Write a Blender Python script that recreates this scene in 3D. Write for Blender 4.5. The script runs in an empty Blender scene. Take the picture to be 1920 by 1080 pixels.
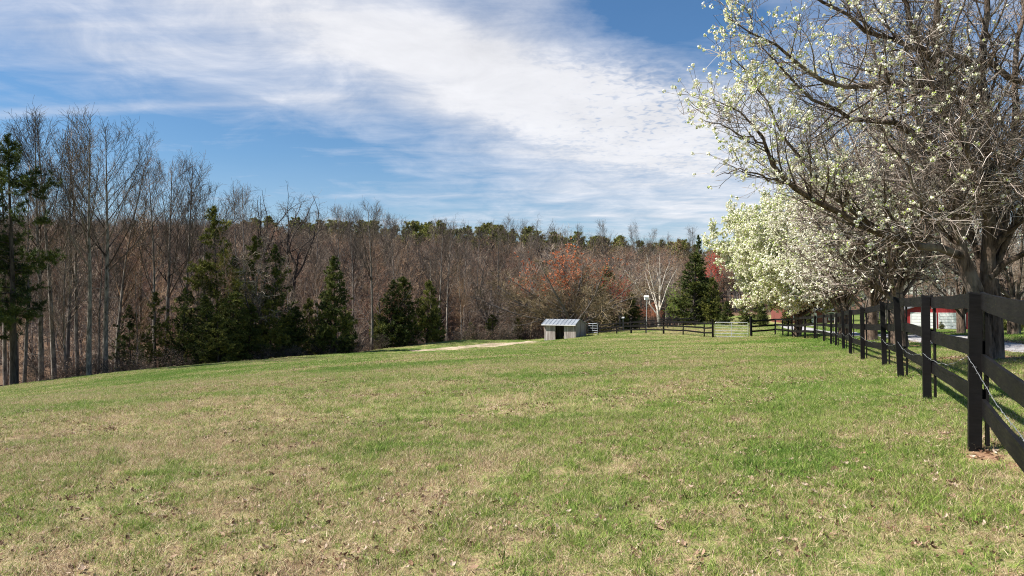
import bpy, math, random
import numpy as np
from mathutils import Vector, Matrix, Euler

scene = bpy.context.scene
R = math.radians
# ------------------------------------------------------------------ camera
cam_d = bpy.data.cameras.new("camera")
cam = bpy.data.objects.new("camera", cam_d)
scene.collection.objects.link(cam)
cam.location = (0, 0, 1.5)
cam.rotation_euler = (R(90 + 1.12), 0, 0)
cam_d.sensor_width = 36
cam_d.lens = 24
cam_d.clip_start = 0.05
cam_d.clip_end = 6000
scene.camera = cam
F = 1280.0
HZ = 565.0

# ------------------------------------------------------------------ sun + sky
SUN_EL = 48.0
SUN_DIR = Vector((-0.97, -0.12, 0)).normalized()      # towards the sun, on the ground
sun_d = bpy.data.lights.new("sun", 'SUN')
sun_d.energy = 5.0
sun_d.angle = R(0.53)
sun_d.color = (1.0, 0.95, 0.87)
sun = bpy.data.objects.new("sun", sun_d)
scene.collection.objects.link(sun)
sv = Vector((SUN_DIR.x * math.cos(R(SUN_EL)), SUN_DIR.y * math.cos(R(SUN_EL)), math.sin(R(SUN_EL))))
sun.rotation_euler = sv.to_track_quat('Z', 'Y').to_euler()

scene.view_settings.view_transform = 'Standard'
scene.view_settings.look = 'None'
scene.view_settings.exposure = 1.05
scene.view_settings.gamma = 1.0

world = bpy.data.worlds.new("World")
scene.world = world
world.use_nodes = True


class NT:
    """small node-tree helper"""
    def __init__(s, nt):
        s.nt = nt
        s.n = nt.nodes
        s.l = nt.links

    def new(s, t, **kw):
        nd = s.n.new(t)
        for k, v in kw.items():
            setattr(nd, k, v)
        return nd

    def put(s, sock, v):
        if isinstance(v, bpy.types.NodeSocket):
            s.l.new(v, sock)
        else:
            sock.default_value = v

    def math(s, op, a, b=0.0, c=None, clamp=False):
        nd = s.new('ShaderNodeMath', operation=op, use_clamp=clamp)
        s.put(nd.inputs[0], a)
        s.put(nd.inputs[1], b)
        if c is not None:
            s.put(nd.inputs[2], c)
        return nd.outputs[0]

    def noise(s, vec, scale, detail=3.0, rough=0.5, dist=0.0, out=0):
        nd = s.new('ShaderNodeTexNoise')
        if vec is not None:
            s.l.new(vec, nd.inputs['Vector'])
        nd.inputs['Scale'].default_value = scale
        nd.inputs['Detail'].default_value = detail
        nd.inputs['Roughness'].default_value = rough
        nd.inputs['Distortion'].default_value = dist
        return nd.outputs[out]

    def mapr(s, v, a, b, c=0.0, d=1.0, smooth=False):
        nd = s.new('ShaderNodeMapRange')
        if smooth:
            nd.interpolation_type = 'SMOOTHSTEP'
        s.put(nd.inputs[0], v)
        for i, x in enumerate((a, b, c, d)):
            s.put(nd.inputs[i + 1], x)
        return nd.outputs[0]

    def mix(s, f, a, b, mode='MIX'):
        nd = s.new('ShaderNodeMix', data_type='RGBA', blend_type=mode)
        s.put(nd.inputs[0], f)
        s.put(nd.inputs[6], a if isinstance(a, bpy.types.NodeSocket) else (*a, 1))
        s.put(nd.inputs[7], b if isinstance(b, bpy.types.NodeSocket) else (*b, 1))
        return nd.outputs[2]

    def scalev(s, vec, sc):
        nd = s.new('ShaderNodeMapping')
        s.l.new(vec, nd.inputs[0])
        nd.inputs['Scale'].default_value = sc
        return nd.outputs[0]

    def ramp(s, f, stops):
        nd = s.new('ShaderNodeValToRGB')
        s.put(nd.inputs[0], f)
        el = nd.color_ramp.elements
        while len(el) < len(stops):
            el.new(0.5)
        for e, (p, c) in zip(el, stops):
            e.position = p
            e.color = (*c, 1)
        return nd.outputs[0]


def build_world():
    t = NT(world.node_tree)
    t.n.clear()
    out = t.new('ShaderNodeOutputWorld')
    bg = t.new('ShaderNodeBackground')
    bg.inputs['Strength'].default_value = 0.066
    sky = t.new('ShaderNodeTexSky', sky_type='NISHITA')
    sky.sun_disc = False
    sky.sun_elevation = R(SUN_EL)
    sky.sun_rotation = math.atan2(SUN_DIR.x, SUN_DIR.y)
    sky.air_density = 1.0
    sky.dust_density = 0.35
    sky.ozone_density = 2.6
    tc = t.new('ShaderNodeTexCoord').outputs['Generated']
    sep = t.new('ShaderNodeSeparateXYZ')
    t.l.new(tc, sep.inputs[0])
    x, y, z = sep.outputs
    zz = t.math('ADD', t.math('MAXIMUM', z, 0.0), 0.07)
    # position on a flat cloud layer overhead
    cv = t.new('ShaderNodeCombineXYZ')
    t.l.new(t.math('DIVIDE', x, zz), cv.inputs[0])
    t.l.new(t.math('DIVIDE', y, zz), cv.inputs[1])
    cp = cv.outputs[0]
    # compass bearing / elevation slopes used to lay out the cloud banks
    ys = t.math('MAXIMUM', y, 0.15)
    u = t.math('DIVIDE', x, ys)
    v = t.math('DIVIDE', z, ys)

    def blob(px, py, sx, sy, ang, amp):
        cx, cy = (px - 960) / F, (HZ - py) / F
        sx /= F
        sy /= F
        du = t.math('SUBTRACT', u, cx)
        dv = t.math('SUBTRACT', v, cy)
        ca, sa = math.cos(R(ang)), math.sin(R(ang))
        a = t.math('MULTIPLY_ADD', du, ca / sx, t.math('MULTIPLY', dv, sa / sx))
        b = t.math('MULTIPLY_ADD', du, -sa / sy, t.math('MULTIPLY', dv, ca / sy))
        q = t.math('MULTIPLY_ADD', a, a, t.math('MULTIPLY', b, b))
        e = t.math('EXPONENT', t.math('MULTIPLY', q, -1.0))
        return t.math('MULTIPLY', e, amp)
    blobs = [
        (500, 10, 480, 105, -8, 0.80), (930, 150, 460, 120, -14, 0.82), (1010, 0, 70, 150, -60, 0.30),
        (1240, 250, 330, 120, -10, 0.66), (1180, 350, 560, 60, -3, 0.36), (640, 190, 330, 38, -12, 0.22),
        (150, 205, 420, 13, 3, 0.60), (40, 40, 330, 60, -12, 0.50), (1150, 430, 700, 50, 0, 0.34), (200, 110, 260, 60, -10, 0.24),
        (1220, 20, 200, 80, 6, -0.70), (300, 300, 330, 75, 0, -0.20), (640, 330, 160, 60, 0, -0.18),
        (740, 215, 110, 28, -25, -0.25), (1700, 200, 300, 300, 0, 0.25),
    ]
    s = None
    for bb in blobs:
        g = blob(*bb)
        s = g if s is None else t.math('ADD', s, g)
    rot = t.new('ShaderNodeMapping')
    t.l.new(cp, rot.inputs[0])
    rot.inputs['Rotation'].default_value = (0, 0, R(28))
    rot.inputs['Scale'].default_value = (0.42, 1.25, 1)
    n1 = t.noise(rot.outputs[0], 1.1, 7, 0.58, 0.3)
    n2 = t.noise(cp, 2.6, 8, 0.62, 0.45)
    rot2 = t.new('ShaderNodeMapping')
    t.l.new(cp, rot2.inputs[0])
    rot2.inputs['Rotation'].default_value = (0, 0, R(-12))
    rot2.inputs['Scale'].default_value = (0.5, 3.2, 1)
    n3 = t.noise(rot2.outputs[0], 1.6, 6, 0.6, 0.3)
    dens = t.math('MULTIPLY_ADD', t.math('SUBTRACT', n1, 0.5), 1.6, t.math('ADD', s, 0.05))
    dens = t.math('MULTIPLY_ADD', t.math('SUBTRACT', n2, 0.5), 1.35, dens)
    dens = t.math('MULTIPLY_ADD', t.math('SUBTRACT', n3, 0.5), 0.75, dens)
    # small mackerel ripples on the thin part of the layer
    vor = t.noise(cp, 26, 2, 0.5, 0.6)
    rip = t.math('MULTIPLY', t.math('SUBTRACT', vor, 0.5), blob(1190, 215, 210, 85, -10, 2.6))
    dens = t.math('ADD', dens, rip)
    cov = t.mapr(dens, -0.10, 1.12, 0.0, 0.90, smooth=False)
    veil = t.mapr(v, 0.02, 0.22, 0.28, 0.05)
    cov = t.math('MAXIMUM', cov, veil)
    # cloud brightness: a little bluish and darker where thick-thin structure varies
    shade = t.mapr(n2, 0.3, 0.75, 0.90, 1.10)
    ccol = t.new('ShaderNodeMix', data_type='RGBA')
    t.put(ccol.inputs[0], t.mapr(dens, 0.2, 1.3))
    ccol.inputs[6].default_value = (5.15, 5.45, 6.3, 1)
    ccol.inputs[7].default_value = (6.9, 6.85, 7.0, 1)
    cc = t.new('ShaderNodeVectorMath', operation='SCALE')
    t.l.new(ccol.outputs[2], cc.inputs[0])
    t.l.new(shade, cc.inputs[3])
    hs = t.new('ShaderNodeHueSaturation')
    t.l.new(sky.outputs[0], hs.inputs['Color'])
    hs.inputs['Saturation'].default_value = 1.3
    hs.inputs['Value'].default_value = 0.9
    m = t.mix(cov, hs.outputs[0], cc.outputs[0])
    t.l.new(m, bg.inputs['Color'])
    t.l.new(bg.outputs[0], out.inputs[0])


build_world()

# ------------------------------------------------------------------ helpers
col = scene.collection


def link(o, parent=None):
    col.objects.link(o)
    if parent is not None:
        o.parent = parent
    return o


def tag(o, label=None, cat=None, group=None, kind=None):
    if label:
        o["label"] = label
    if cat:
        o["category"] = cat
    if group:
        o["group"] = group
    if kind:
        o["kind"] = kind
    return o


def empty(name, loc, rz=0.0, sc=1.0):
    o = bpy.data.objects.new(name, None)
    o.empty_display_size = 0.3
    o.location = loc
    o.rotation_euler = (0, 0, rz)
    o.scale = (sc, sc, sc) if not isinstance(sc, (tuple, list)) else sc
    return link(o)


class G:
    """geometry accumulator (numpy)"""
    def __init__(s):
        s.V, s.T, s.Fq, s.Ft, s.Mq, s.Mt, s.n = [], [], [], [], [], [], 0

    def add(s, V, Fc, tint=0.5, m=0):
        V = np.asarray(V, dtype=np.float32).reshape(-1, 3)
        Fc = np.asarray(Fc, dtype=np.int64)
        if len(V) == 0 or len(Fc) == 0:
            return s
        s.V.append(V)
        s.T.append(np.broadcast_to(np.asarray(tint, dtype=np.float32), (len(V),)).copy())
        if Fc.shape[1] == 4:
            s.Fq.append(Fc + s.n)
            s.Mq.append(np.full(len(Fc), m))
        else:
            s.Ft.append(Fc + s.n)
            s.Mt.append(np.full(len(Fc), m))
        s.n += len(V)
        return s

    def box(s, c, size, rot=None, tint=0.5, m=0, taper=None):
        x, y, z = [a / 2 for a in size]
        V = np.array([[-x, -y, -z], [x, -y, -z], [x, y, -z], [-x, y, -z], [-x, -y, z], [x, -y, z], [x, y, z], [-x, y, z]])
        if rot is not None:
            V = V @ np.array(Euler(rot).to_matrix()).T
        V = V + np.array(c)
        Fc = [[0, 3, 2, 1], [4, 5, 6, 7], [0, 1, 5, 4], [1, 2, 6, 5], [2, 3, 7, 6], [3, 0, 4, 7]]
        return s.add(V, Fc, tint, m)

    def beam(s, a, b, w, h, tint=0.5, m=0, up=(0, 0, 1)):
        """board from a to b: h tall (along up), w thick"""
        a, b = np.array(a, float), np.array(b, float)
        d = b - a
        L = np.linalg.norm(d)
        d /= L
        upv = np.array(up, float)
        sd = np.cross(d, upv)
        sd /= np.linalg.norm(sd)
        upv = np.cross(sd, d)
        V = []
        for p in (a, b):
            for (i, j) in ((-1, -1), (1, -1), (1, 1), (-1, 1)):
                V.append(p + sd * i * w / 2 + upv * j * h / 2)
        Fc = [[0, 1, 2, 3], [7, 6, 5, 4], [0, 4, 5, 1], [1, 5, 6, 2], [2, 6, 7, 3], [3, 7, 4, 0]]
        return s.add(V, Fc, tint, m)

    def arrays(s):
        V = np.concatenate(s.V)
        T = np.concatenate(s.T)
        fq = np.concatenate(s.Fq) if s.Fq else np.zeros((0, 4), int)
        ft = np.concatenate(s.Ft) if s.Ft else np.zeros((0, 3), int)
        mq = np.concatenate(s.Mq) if s.Mq else np.zeros(0, int)
        mt = np.concatenate(s.Mt) if s.Mt else np.zeros(0, int)
        return V, T, fq, ft, mq, mt

    def mesh(s, name, mats, smooth=False, extra=None):
        V, T, fq, ft, mq, mt = s.arrays()
        me = bpy.data.meshes.new(name)
        me.vertices.add(len(V))
        me.vertices.foreach_set("co", V.ravel().astype(np.float32))
        nl = fq.size + ft.size
        me.loops.add(nl)
        me.loops.foreach_set("vertex_index", np.concatenate([fq.ravel(), ft.ravel()]).astype(np.int32))
        npoly = len(fq) + len(ft)
        me.polygons.add(npoly)
        st = np.concatenate([np.arange(len(fq)) * 4, fq.size + np.arange(len(ft)) * 3]).astype(np.int32)
        me.polygons.foreach_set("loop_start", st)
        me.polygons.foreach_set("material_index", np.concatenate([mq, mt]).astype(np.int32))
        me.polygons.foreach_set("use_smooth", np.full(npoly, smooth))
        at = me.attributes.new("tint", 'FLOAT', 'POINT')
        at.data.foreach_set("value", T)
        if extra:
            for k, (ty, arr) in extra.items():
                a2 = me.attributes.new(k, ty, 'POINT')
                a2.data.foreach_set("vector" if ty == 'FLOAT_VECTOR' else "value", np.asarray(arr).ravel())
        for m in mats:
            me.materials.append(m)
        me.update(calc_edges=True)
        return me

    def obj(s, name, mats, parent=None, smooth=False, loc=None):
        o = bpy.data.objects.new(name, s.mesh(name, mats, smooth))
        if loc is not None:
            o.location = loc
        return link(o, parent)


def nrm(a):
    return a / np.maximum(np.linalg.norm(a, axis=-1, keepdims=True), 1e-9)


# ------------------------------------------------------------------ terrain height
def at(px, py, Y):
    """world point on the ray of a measured bearing/elevation at distance Y"""
    return ((px - 960) / F * Y, Y, 1.5 + (HZ - py) / F * Y)


def pX(px, Y):
    return (px - 960) / F * Y


CT = [(0, 0, 0.02), (0, -8, 0.1), (4, -6, 0.3), (-8, -6, -0.35), (0, 4, 0.0), (-3, 4, -0.14), (3.88, 5.75, .23), (5.27, 8.69, .22),
      (6.45, 11.35, .24), (7.9, 14.7, .12), (8.77, 17.1, .03), (10.0, 20.2, -.06), (11.4, 23.5, -.17), (13.1, 27.6, -.3),
      (14.3, 30.7, -.42), (17.2, 38.7, -.65), (10.0, 14.2, .30), (15.5, 20, .09), (20.5, 36, -.3), (22, 30, .05), (24, 36, -.25),
      (18.8, 45, -.89), (20.7, 51, -1.1), (21.95, 57, -1.28), (19.5, 56, -1.40), (16.7, 57, -1.55),
      at(1317, 632, 62), at(1280, 628, 66), at(1243, 626.5, 71), at(1211, 625.4, 75), at(1156, 626, 81), at(1120, 628, 84),
      at(1077, 633.6, 81.3), at(1020, 638, 83.2), at(900, 649, 76.5), at(790, 661, 71), at(960, 644.5, 79), (8.0, 88, -2.95), at(1250, 613, 96), at(1070, 632, 92),
      at(840, 640.5, 84), at(900, 639.5, 86), at(960, 638, 86), at(700, 658, 77), at(540, 678, 69), at(400, 693, 63), at(200, 716, 57), at(0, 735, 51),
      at(-300, 775, 43), (-60, 30, -5.4), (-12, 16, -0.95), (-5, 10, -.25), (-22, 30, -2.75), (-8, 40, -1.75), (4, 40, -1.2), (0, 22, -.45),
      (-14, 55, -3.2), (6, 62, -2.05), (-30, 12, -2.9), (-30, -20, -2.5), (30, 0, .8), (45, 30, .3), (60, 95, -2.3), (45, 70, -1.6), (30, 100, -2.1),
      (-45, 62, -9.5), (-30, 80, -10.5), (-12, 98, -9.0), (4, 106, -7.0), (18, 115, -4.5), (-80, 60, -10), (-60, 100, -8), (-30, 110, -7), (0, 130, -5.0), (30, 140, -3.0),
      (-90, 200, 12), (-30, 205, 11), (20, 215, 9), (60, 220, 6), (120, 200, 2), (-130, 130, 2), (100, 90, -2), (110, 20, 1), (-100, 0, -6), (0, -60, 0),
      (0, 300, 13), (-150, 300, 14), (150, 300, 5), (-250, 150, 6), (250, 150, 2), (250, -50, 2), (-250, -50, -2), (0, -200, 0)]
CT = np.array(CT, float)


def _tps_k(r2):
    return 0.5 * r2 * np.log(r2 + 1e-9)


def _tps_fit(P):
    n = len(P)
    d2 = ((P[:, None, :2] - P[None, :, :2]) ** 2).sum(-1)
    K = _tps_k(d2) + np.eye(n) * 0.03
    A = np.zeros((n + 3, n + 3))
    A[:n, :n] = K
    A[:n, n] = A[n, :n] = 1
    A[:n, n + 1:] = P[:, :2]
    A[n + 1:, :n] = P[:, :2].T
    b = np.zeros(n + 3)
    b[:n] = P[:, 2]
    return np.linalg.solve(A, b)


TW = _tps_fit(CT)


def height(X, Y):
    X = np.asarray(X, float)
    Y = np.asarray(Y, float)
    sh = X.shape
    x = np.clip(X.ravel(), -300, 300)
    y = np.clip(Y.ravel(), -250, 340)
    out = np.empty(len(x))
    for i in range(0, len(x), 20000):
        xs, ys = x[i:i + 20000], y[i:i + 20000]
        d2 = (xs[:, None] - CT[None, :, 0]) ** 2 + (ys[:, None] - CT[None, :, 1]) ** 2
        out[i:i + 20000] = _tps_k(d2) @ TW[:-3] + TW[-3] + TW[-2] * xs + TW[-1] * ys
    # low swells and hummocks
    out += 0.025 * np.sin(x * .9 + 1.3 * np.sin(y * .31)) * np.sin(y * .55 + .8 * np.sin(x * .43)) + 0.012 * np.sin(x * 2.3 + y * .7) * np.sin(y * 1.7 - x * .6)
    return out.reshape(sh)


def hz(x, y):
    return float(height(np.array([x]), np.array([y]))[0])


EDGE_X = np.array([-300, -80, -60, -49, -37.5, -29, -21, -14, -7, 0, 6, 10, 14, 20, 30, 45, 300])
EDGE_Y = np.array([20, 34, 40, 44, 51.5, 60, 69.5, 78, 85, 88, 89, 92, 97, 104, 125, 150, 170])


def forest_side(X, Y):
    return Y - np.interp(X, EDGE_X, EDGE_Y)


DRIVE = np.array([(9.5, 2.0), (12.2, 11), (15.5, 20), (17.9, 28), (20.8, 36), (25.5, 52), (29, 66), (34, 84), (44, 91)], float)


def seg_dist(X, Y, poly):
    X = np.asarray(X, float)
    Y = np.asarray(Y, float)
    best = np.full(X.shape, 1e9)
    for a, b in zip(poly[:-1], poly[1:]):
        d = b - a
        tt = np.clip(((X - a[0]) * d[0] + (Y - a[1]) * d[1]) / (d @ d), 0, 1)
        best = np.minimum(best, np.hypot(X - a[0] - tt * d[0], Y - a[1] - tt * d[1]))
    return best


TRACK = np.array([at(765, 664, 72)[:2], at(830, 656, 74)[:2], at(900, 648.5, 77)[:2], at(950, 645, 79)[:2], at(1013, 640.5, 82)[:2]], float)
TRACKW = [0.5, 1.8, 3.8, 3.4, 1.0]


# ------------------------------------------------------------------ materials
def new_mat(name):
    m = bpy.data.materials.new(name)
    m.use_nodes = True
    t = NT(m.node_tree)
    t.n.clear()
    out = t.new('ShaderNodeOutputMaterial')
    return m, t, out


def principled(t, out, color, rough=0.8, bump=None, bstr=0.3, bdist=0.02, metal=0.0, spec=0.3, trans=0.0, alphacol=None):
    p = t.new('ShaderNodeBsdfPrincipled')
    t.put(p.inputs['Base Color'], color if isinstance(color, bpy.types.NodeSocket) else (*color, 1))
    t.put(p.inputs['Roughness'], rough)
    p.inputs['Metallic'].default_value = metal
    p.inputs['Specular IOR Level'].default_value = spec
    if bump is not None:
        b = t.new('ShaderNodeBump')
        b.inputs['Strength'].default_value = bstr
        b.inputs['Distance'].default_value = bdist
        t.l.new(bump, b.inputs['Height'])
        t.l.new(b.outputs[0], p.inputs['Normal'])
    sh = p.outputs[0]
    if trans > 0:
        tr = t.new('ShaderNodeBsdfTranslucent')
        t.put(tr.inputs['Color'], color if isinstance(color, bpy.types.NodeSocket) else (*color, 1))
        mx = t.new('ShaderNodeMixShader')
        mx.inputs[0].default_value = trans
        t.l.new(sh, mx.inputs[1])
        t.l.new(tr.outputs[0], mx.inputs[2])
        sh = mx.outputs[0]
    t.l.new(sh, out.inputs[0])
    return p


def gpos(t):
    return t.new('ShaderNodeNewGeometry').outputs['Position']


def attr(t, name):
    return t.new('ShaderNodeAttribute', attribute_name=name).outputs['Fac']


def obj_rand(t):
    return t.new('ShaderNodeObjectInfo').outputs['Random']


def tint_mat(name, stops, rough=0.8, trans=0.0, nscale=1.5, namp=0.25, spec=0.2, rnd=0.12):
    """colour from the per-element 'tint' value, wandering with place"""
    m, t, out = new_mat(name)
    n = t.noise(gpos(t), nscale, 2)
    f = t.math('MULTIPLY_ADD', t.math('SUBTRACT', n, 0.5), namp * 2, attr(t, 'tint'))
    f = t.math('MULTIPLY_ADD', t.math('SUBTRACT', obj_rand(t), 0.5), rnd * 2, f)
    principled(t, out, t.ramp(f, stops), rough, trans=trans, spec=spec)
    return m


def bark_mat(name, dark, light, scale=6, zs=0.25, bstr=0.6, lichen=None):
    m, t, out = new_mat(name)
    oc = t.new('ShaderNodeTexCoord').outputs['Object']
    v = t.scalev(oc, (1, 1, zs))
    n = t.noise(v, scale, 6, 0.65, 0.4)
    n2 = t.noise(oc, 1.2, 4, 0.6)
    c = t.mix(t.mapr(n, 0.35, 0.66), dark, light)
    if lichen:
        c = t.mix(t.mapr(n2, 0.52, 0.68, 0, 0.75), c, lichen)
    # each tree a little lighter or darker of its own
    hs = t.new('ShaderNodeHueSaturation')
    t.l.new(c, hs.inputs['Color'])
    t.l.new(t.mapr(obj_rand(t), 0, 1, 0.8, 1.2), hs.inputs['Value'])
    principled(t, out, hs.outputs[0], 0.9, bump=n, bstr=bstr, bdist=0.03, spec=0.15)
    return m


def field_cols(t, p, far=False):
    """greenness 0..1 of the field at a place: broad patches, mid mottling"""
    v = t.scalev(p, (1, 1, 0))
    a = t.noise(v, 0.085, 3, 0.5, 0.6)
    st = t.scalev(p, (0.30, 1.0, 0))
    b = t.noise(st, 0.30, 4, 0.6, 0.5)
    c = t.noise(v, 1.3, 4, 0.62, 0.3)
    d = t.noise(v, 0.55, 3, 0.6, 0.8)
    f = t.math('MULTIPLY_ADD', t.math('SUBTRACT', a, 0.5), 1.9, 0.57)
    f = t.math('MULTIPLY_ADD', t.math('SUBTRACT', b, 0.5), 1.35, f)
    f = t.math('MULTIPLY_ADD', t.math('SUBTRACT', c, 0.5), 0.8, f)
    f = t.math('MULTIPLY_ADD', t.math('SUBTRACT', d, 0.5), 1.0, f)
    e = t.noise(v, 5.5, 3, 0.6, 0.2)
    f = t.math('MULTIPLY_ADD', t.math('SUBTRACT', e, 0.5), 1.3, f)
    e2 = t.noise(v, 16, 2, 0.6, 0.2)
    f = t.math('MULTIPLY_ADD', t.math('SUBTRACT', e2, 0.5), 1.1, f)
    sep = t.new('ShaderNodeSeparateXYZ')
    t.l.new(p, sep.inputs[0])
    # greener along the fence and farther down the field, strawy in the near middle and left
    g = t.mapr(t.math('SUBTRACT', sep.outputs[0], t.math('MULTIPLY', sep.outputs[1], 0.42)), -2.6, 0.4, 0.0, 0.24, smooth=True)
    f = t.math('ADD', f, g)
    g2 = t.mapr(sep.outputs[1], 3.5, 30, -0.10, 0.15)
    f = t.math('ADD', f, g2)
    return f


def ground_material():
    m, t, out = new_mat("field_ground")
    p = gpos(t)
    f = field_cols(t, p)
    v = t.scalev(p, (1, 1, 0))
    fine = t.noise(v, 14, 5, 0.7)
    f = t.math('MULTIPLY_ADD', t.math('SUBTRACT', fine, 0.5), 0.9, f)
    grass = t.ramp(f, [(0.05, (.13, .08, .05)), (0.30, (.31, .235, .13)), (0.50, (.275, .25, .11)), (0.75, (.18, .205, .06)), (1.0, (.10, .145, .035))])
    # forest floor of dead leaves
    lf = t.noise(v, 7, 6, 0.75, 0.5)
    leaf = t.ramp(lf, [(0.25, (.08, .048, .032)), (0.5, (.135, .085, .055)), (0.72, (.25, .17, .115))])
    w = attr(t, 'forest')
    wn = t.math('MULTIPLY_ADD', t.math('SUBTRACT', t.noise(v, 0.9, 4, 0.6), 0.5), 0.9, w)
    k = t.mapr(wn, 0.42, 0.58, smooth=True)
    c = t.mix(k, grass, leaf)
    # bare worn soil under the pear row and at posts
    dirt = attr(t, 'worn')
    dn = t.math('MULTIPLY_ADD', t.math('SUBTRACT', t.noise(v, 1.6, 5, 0.65), 0.5), 1.3, dirt)
    c = t.mix(t.mapr(dn, 0.28, 0.6, 0, 0.92, smooth=True), c, t.ramp(fine, [(0.3, (.16, .075, .045)), (0.7, (.36, .21, .135))]))
    principled(t, out, c, 0.95, bump=fine, bstr=0.7, bdist=0.05, spec=0.1)
    return m


def grass_material():
    m, t, out = new_mat("grass_blades")
    p = gpos(t)
    f = field_cols(t, p)
    b = attr(t, 'tint')
    # each blade is green or straw; the share of green ones follows the patches
    d = t.math('SUBTRACT', t.math('MULTIPLY_ADD', t.math('SUBTRACT', f, 0.5), 0.85, 0.55), b)
    k = t.mapr(d, -0.06, 0.06)
    h = t.math('FRACT', t.math('MULTIPLY', b, 37.7))
    green = t.ramp(h, [(0, (.07, .125, .018)), (0.5, (.18, .265, .042)), (1, (.38, .44, .11))])
    lush = t.ramp(h, [(0, (.04, .095, .014)), (0.5, (.115, .205, .030)), (1, (.25, .35, .068))])
    green = t.mix(t.mapr(f, 0.6, 1.0, 0, 0.9), green, lush)
    straw = t.ramp(h, [(0, (.17, .105, .065)), (0.4, (.40, .30, .17)), (0.8, (.66, .55, .36)), (1, (.38, .24, .155))])
    c = t.mix(k, straw, green)
    principled(t, out, c, 0.65, trans=0.28, spec=0.25)
    return m


M = {}
M['ground'] = ground_material()
M['grass'] = grass_material()
M['twig_grey'] = tint_mat("twig_grey", [(0, (.07, .05, .034)), (0.5, (.25, .185, .135)), (1, (.52, .44, .36))], 0.85, nscale=.4)
M['twig_dark'] = tint_mat("twig_dark", [(0, (.03, .022, .017)), (0.5, (.085, .066, .052)), (1, (.20, .165, .135))], 0.85, nscale=.4)
M['twig_brown'] = tint_mat("twig_brown", [(0, (.06, .034, .018)), (0.5, (.285, .175, .10)), (1, (.58, .44, .31))], 0.85, nscale=.3)
M['twig_red'] = tint_mat("twig_red", [(0, (.08, .038, .024)), (0.5, (.25, .13, .085)), (1, (.45, .29, .21))], 0.85, nscale=.3)
M['twig_olive'] = tint_mat("twig_olive", [(0, (.06, .043, .024)), (0.5, (.19, .14, .075)), (1, (.40, .32, .20))], 0.85, nscale=.3)
M['twig_pear'] = tint_mat("twig_pear", [(0, (.04, .030, .024)), (0.45, (.13, .098, .076)), (0.8, (.34, .28, .24)), (1, (.58, .52, .47))], 0.8, nscale=.9, namp=.3)
M['bud_red'] = tint_mat("bud_red", [(0, (.25, .012, .014)), (0.5, (.50, .03, .03)), (1, (.65, .10, .07))], 0.8, trans=.3)
M['bud_orange'] = tint_mat("bud_orange", [(0, (.28, .07, .03)), (0.5, (.50, .15, .06)), (1, (.62, .27, .13))], 0.8, trans=.3)
M['petal'] = tint_mat("petal", [(0, (.22, .34, .035)), (0.30, (.46, .56, .12)), (0.42, (.64, .64, .32)), (0.6, (.82, .79, .60)), (1, (.90, .87, .77))], 0.7, trans=.3, nscale=.5, namp=.16, rnd=0)
M['new_leaf'] = tint_mat("new_leaf", [(0, (.14, .24, .02)), (0.5, (.26, .40, .05)), (1, (.36, .5, .09))], 0.7, trans=.35)
M['cedar'] = tint_mat("cedar", [(0, (.018, .030, .009)), (0.5, (.062, .084, .020)), (1, (.18, .185, .042))], 0.75, trans=.12, nscale=.6, namp=.3)
M['cedar_olive'] = tint_mat("cedar_olive", [(0, (.035, .046, .012)), (0.5, (.12, .132, .028)), (1, (.27, .26, .06))], 0.75, trans=.12, nscale=.6, namp=.3)
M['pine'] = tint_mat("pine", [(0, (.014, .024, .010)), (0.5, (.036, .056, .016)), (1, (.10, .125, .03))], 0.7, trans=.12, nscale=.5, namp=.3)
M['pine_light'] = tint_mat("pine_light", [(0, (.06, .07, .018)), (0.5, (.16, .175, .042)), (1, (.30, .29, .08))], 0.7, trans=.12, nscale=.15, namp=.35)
M['bark_pale'] = bark_mat("bark_pale", (.045, .038, .030), (.33, .295, .255), 5, .3)
M['bark_grey'] = bark_mat("bark_grey", (.07, .06, .055), (.22, .195, .18), 6, .25)
M['bark_dark'] = bark_mat("bark_dark", (.03, .024, .02), (.11, .09, .075), 6, .25)
M['bark_pear'] = bark_mat("bark_pear", (.020, .014, .010), (.22, .16, .12), 15, .16, 1.3, lichen=(.30, .26, .215))
M['bark_white'] = bark_mat("bark_white", (.28, .24, .19), (.62, .58, .50), 4, .5, .3)


def fence_paint():
    m, t, out = new_mat("black_fence_paint")
    oc = t.new('ShaderNodeTexCoord').outputs['Object']
    p = gpos(t)
    n = t.noise(t.scalev(p, (3, 3, 22)), 1.2, 5, 0.7)
    n2 = t.noise(t.scalev(p, (1.5, 1.5, 0.5)), 6, 4, 0.7, 0.5)
    n3 = t.noise(p, 2.0, 4, 0.6)
    c = t.mix(t.mapr(n3, 0.35, 0.7), (.0035, .0032, .0032), (.0095, .0084, .0084))
    c = t.mix(t.mapr(n2, 0.60, 0.82, 0, 0.5), c, (.0035, .003, .003))
    sep = t.new('ShaderNodeSeparateXYZ')
    t.l.new(t.new('ShaderNodeNewGeometry').outputs['Normal'], sep.inputs[0])
    principled(t, out, c, t.mapr(n, 0.3, 0.7, 0.45, 0.75), bump=n, bstr=0.45, bdist=0.006, spec=0.15)
    return m


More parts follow.
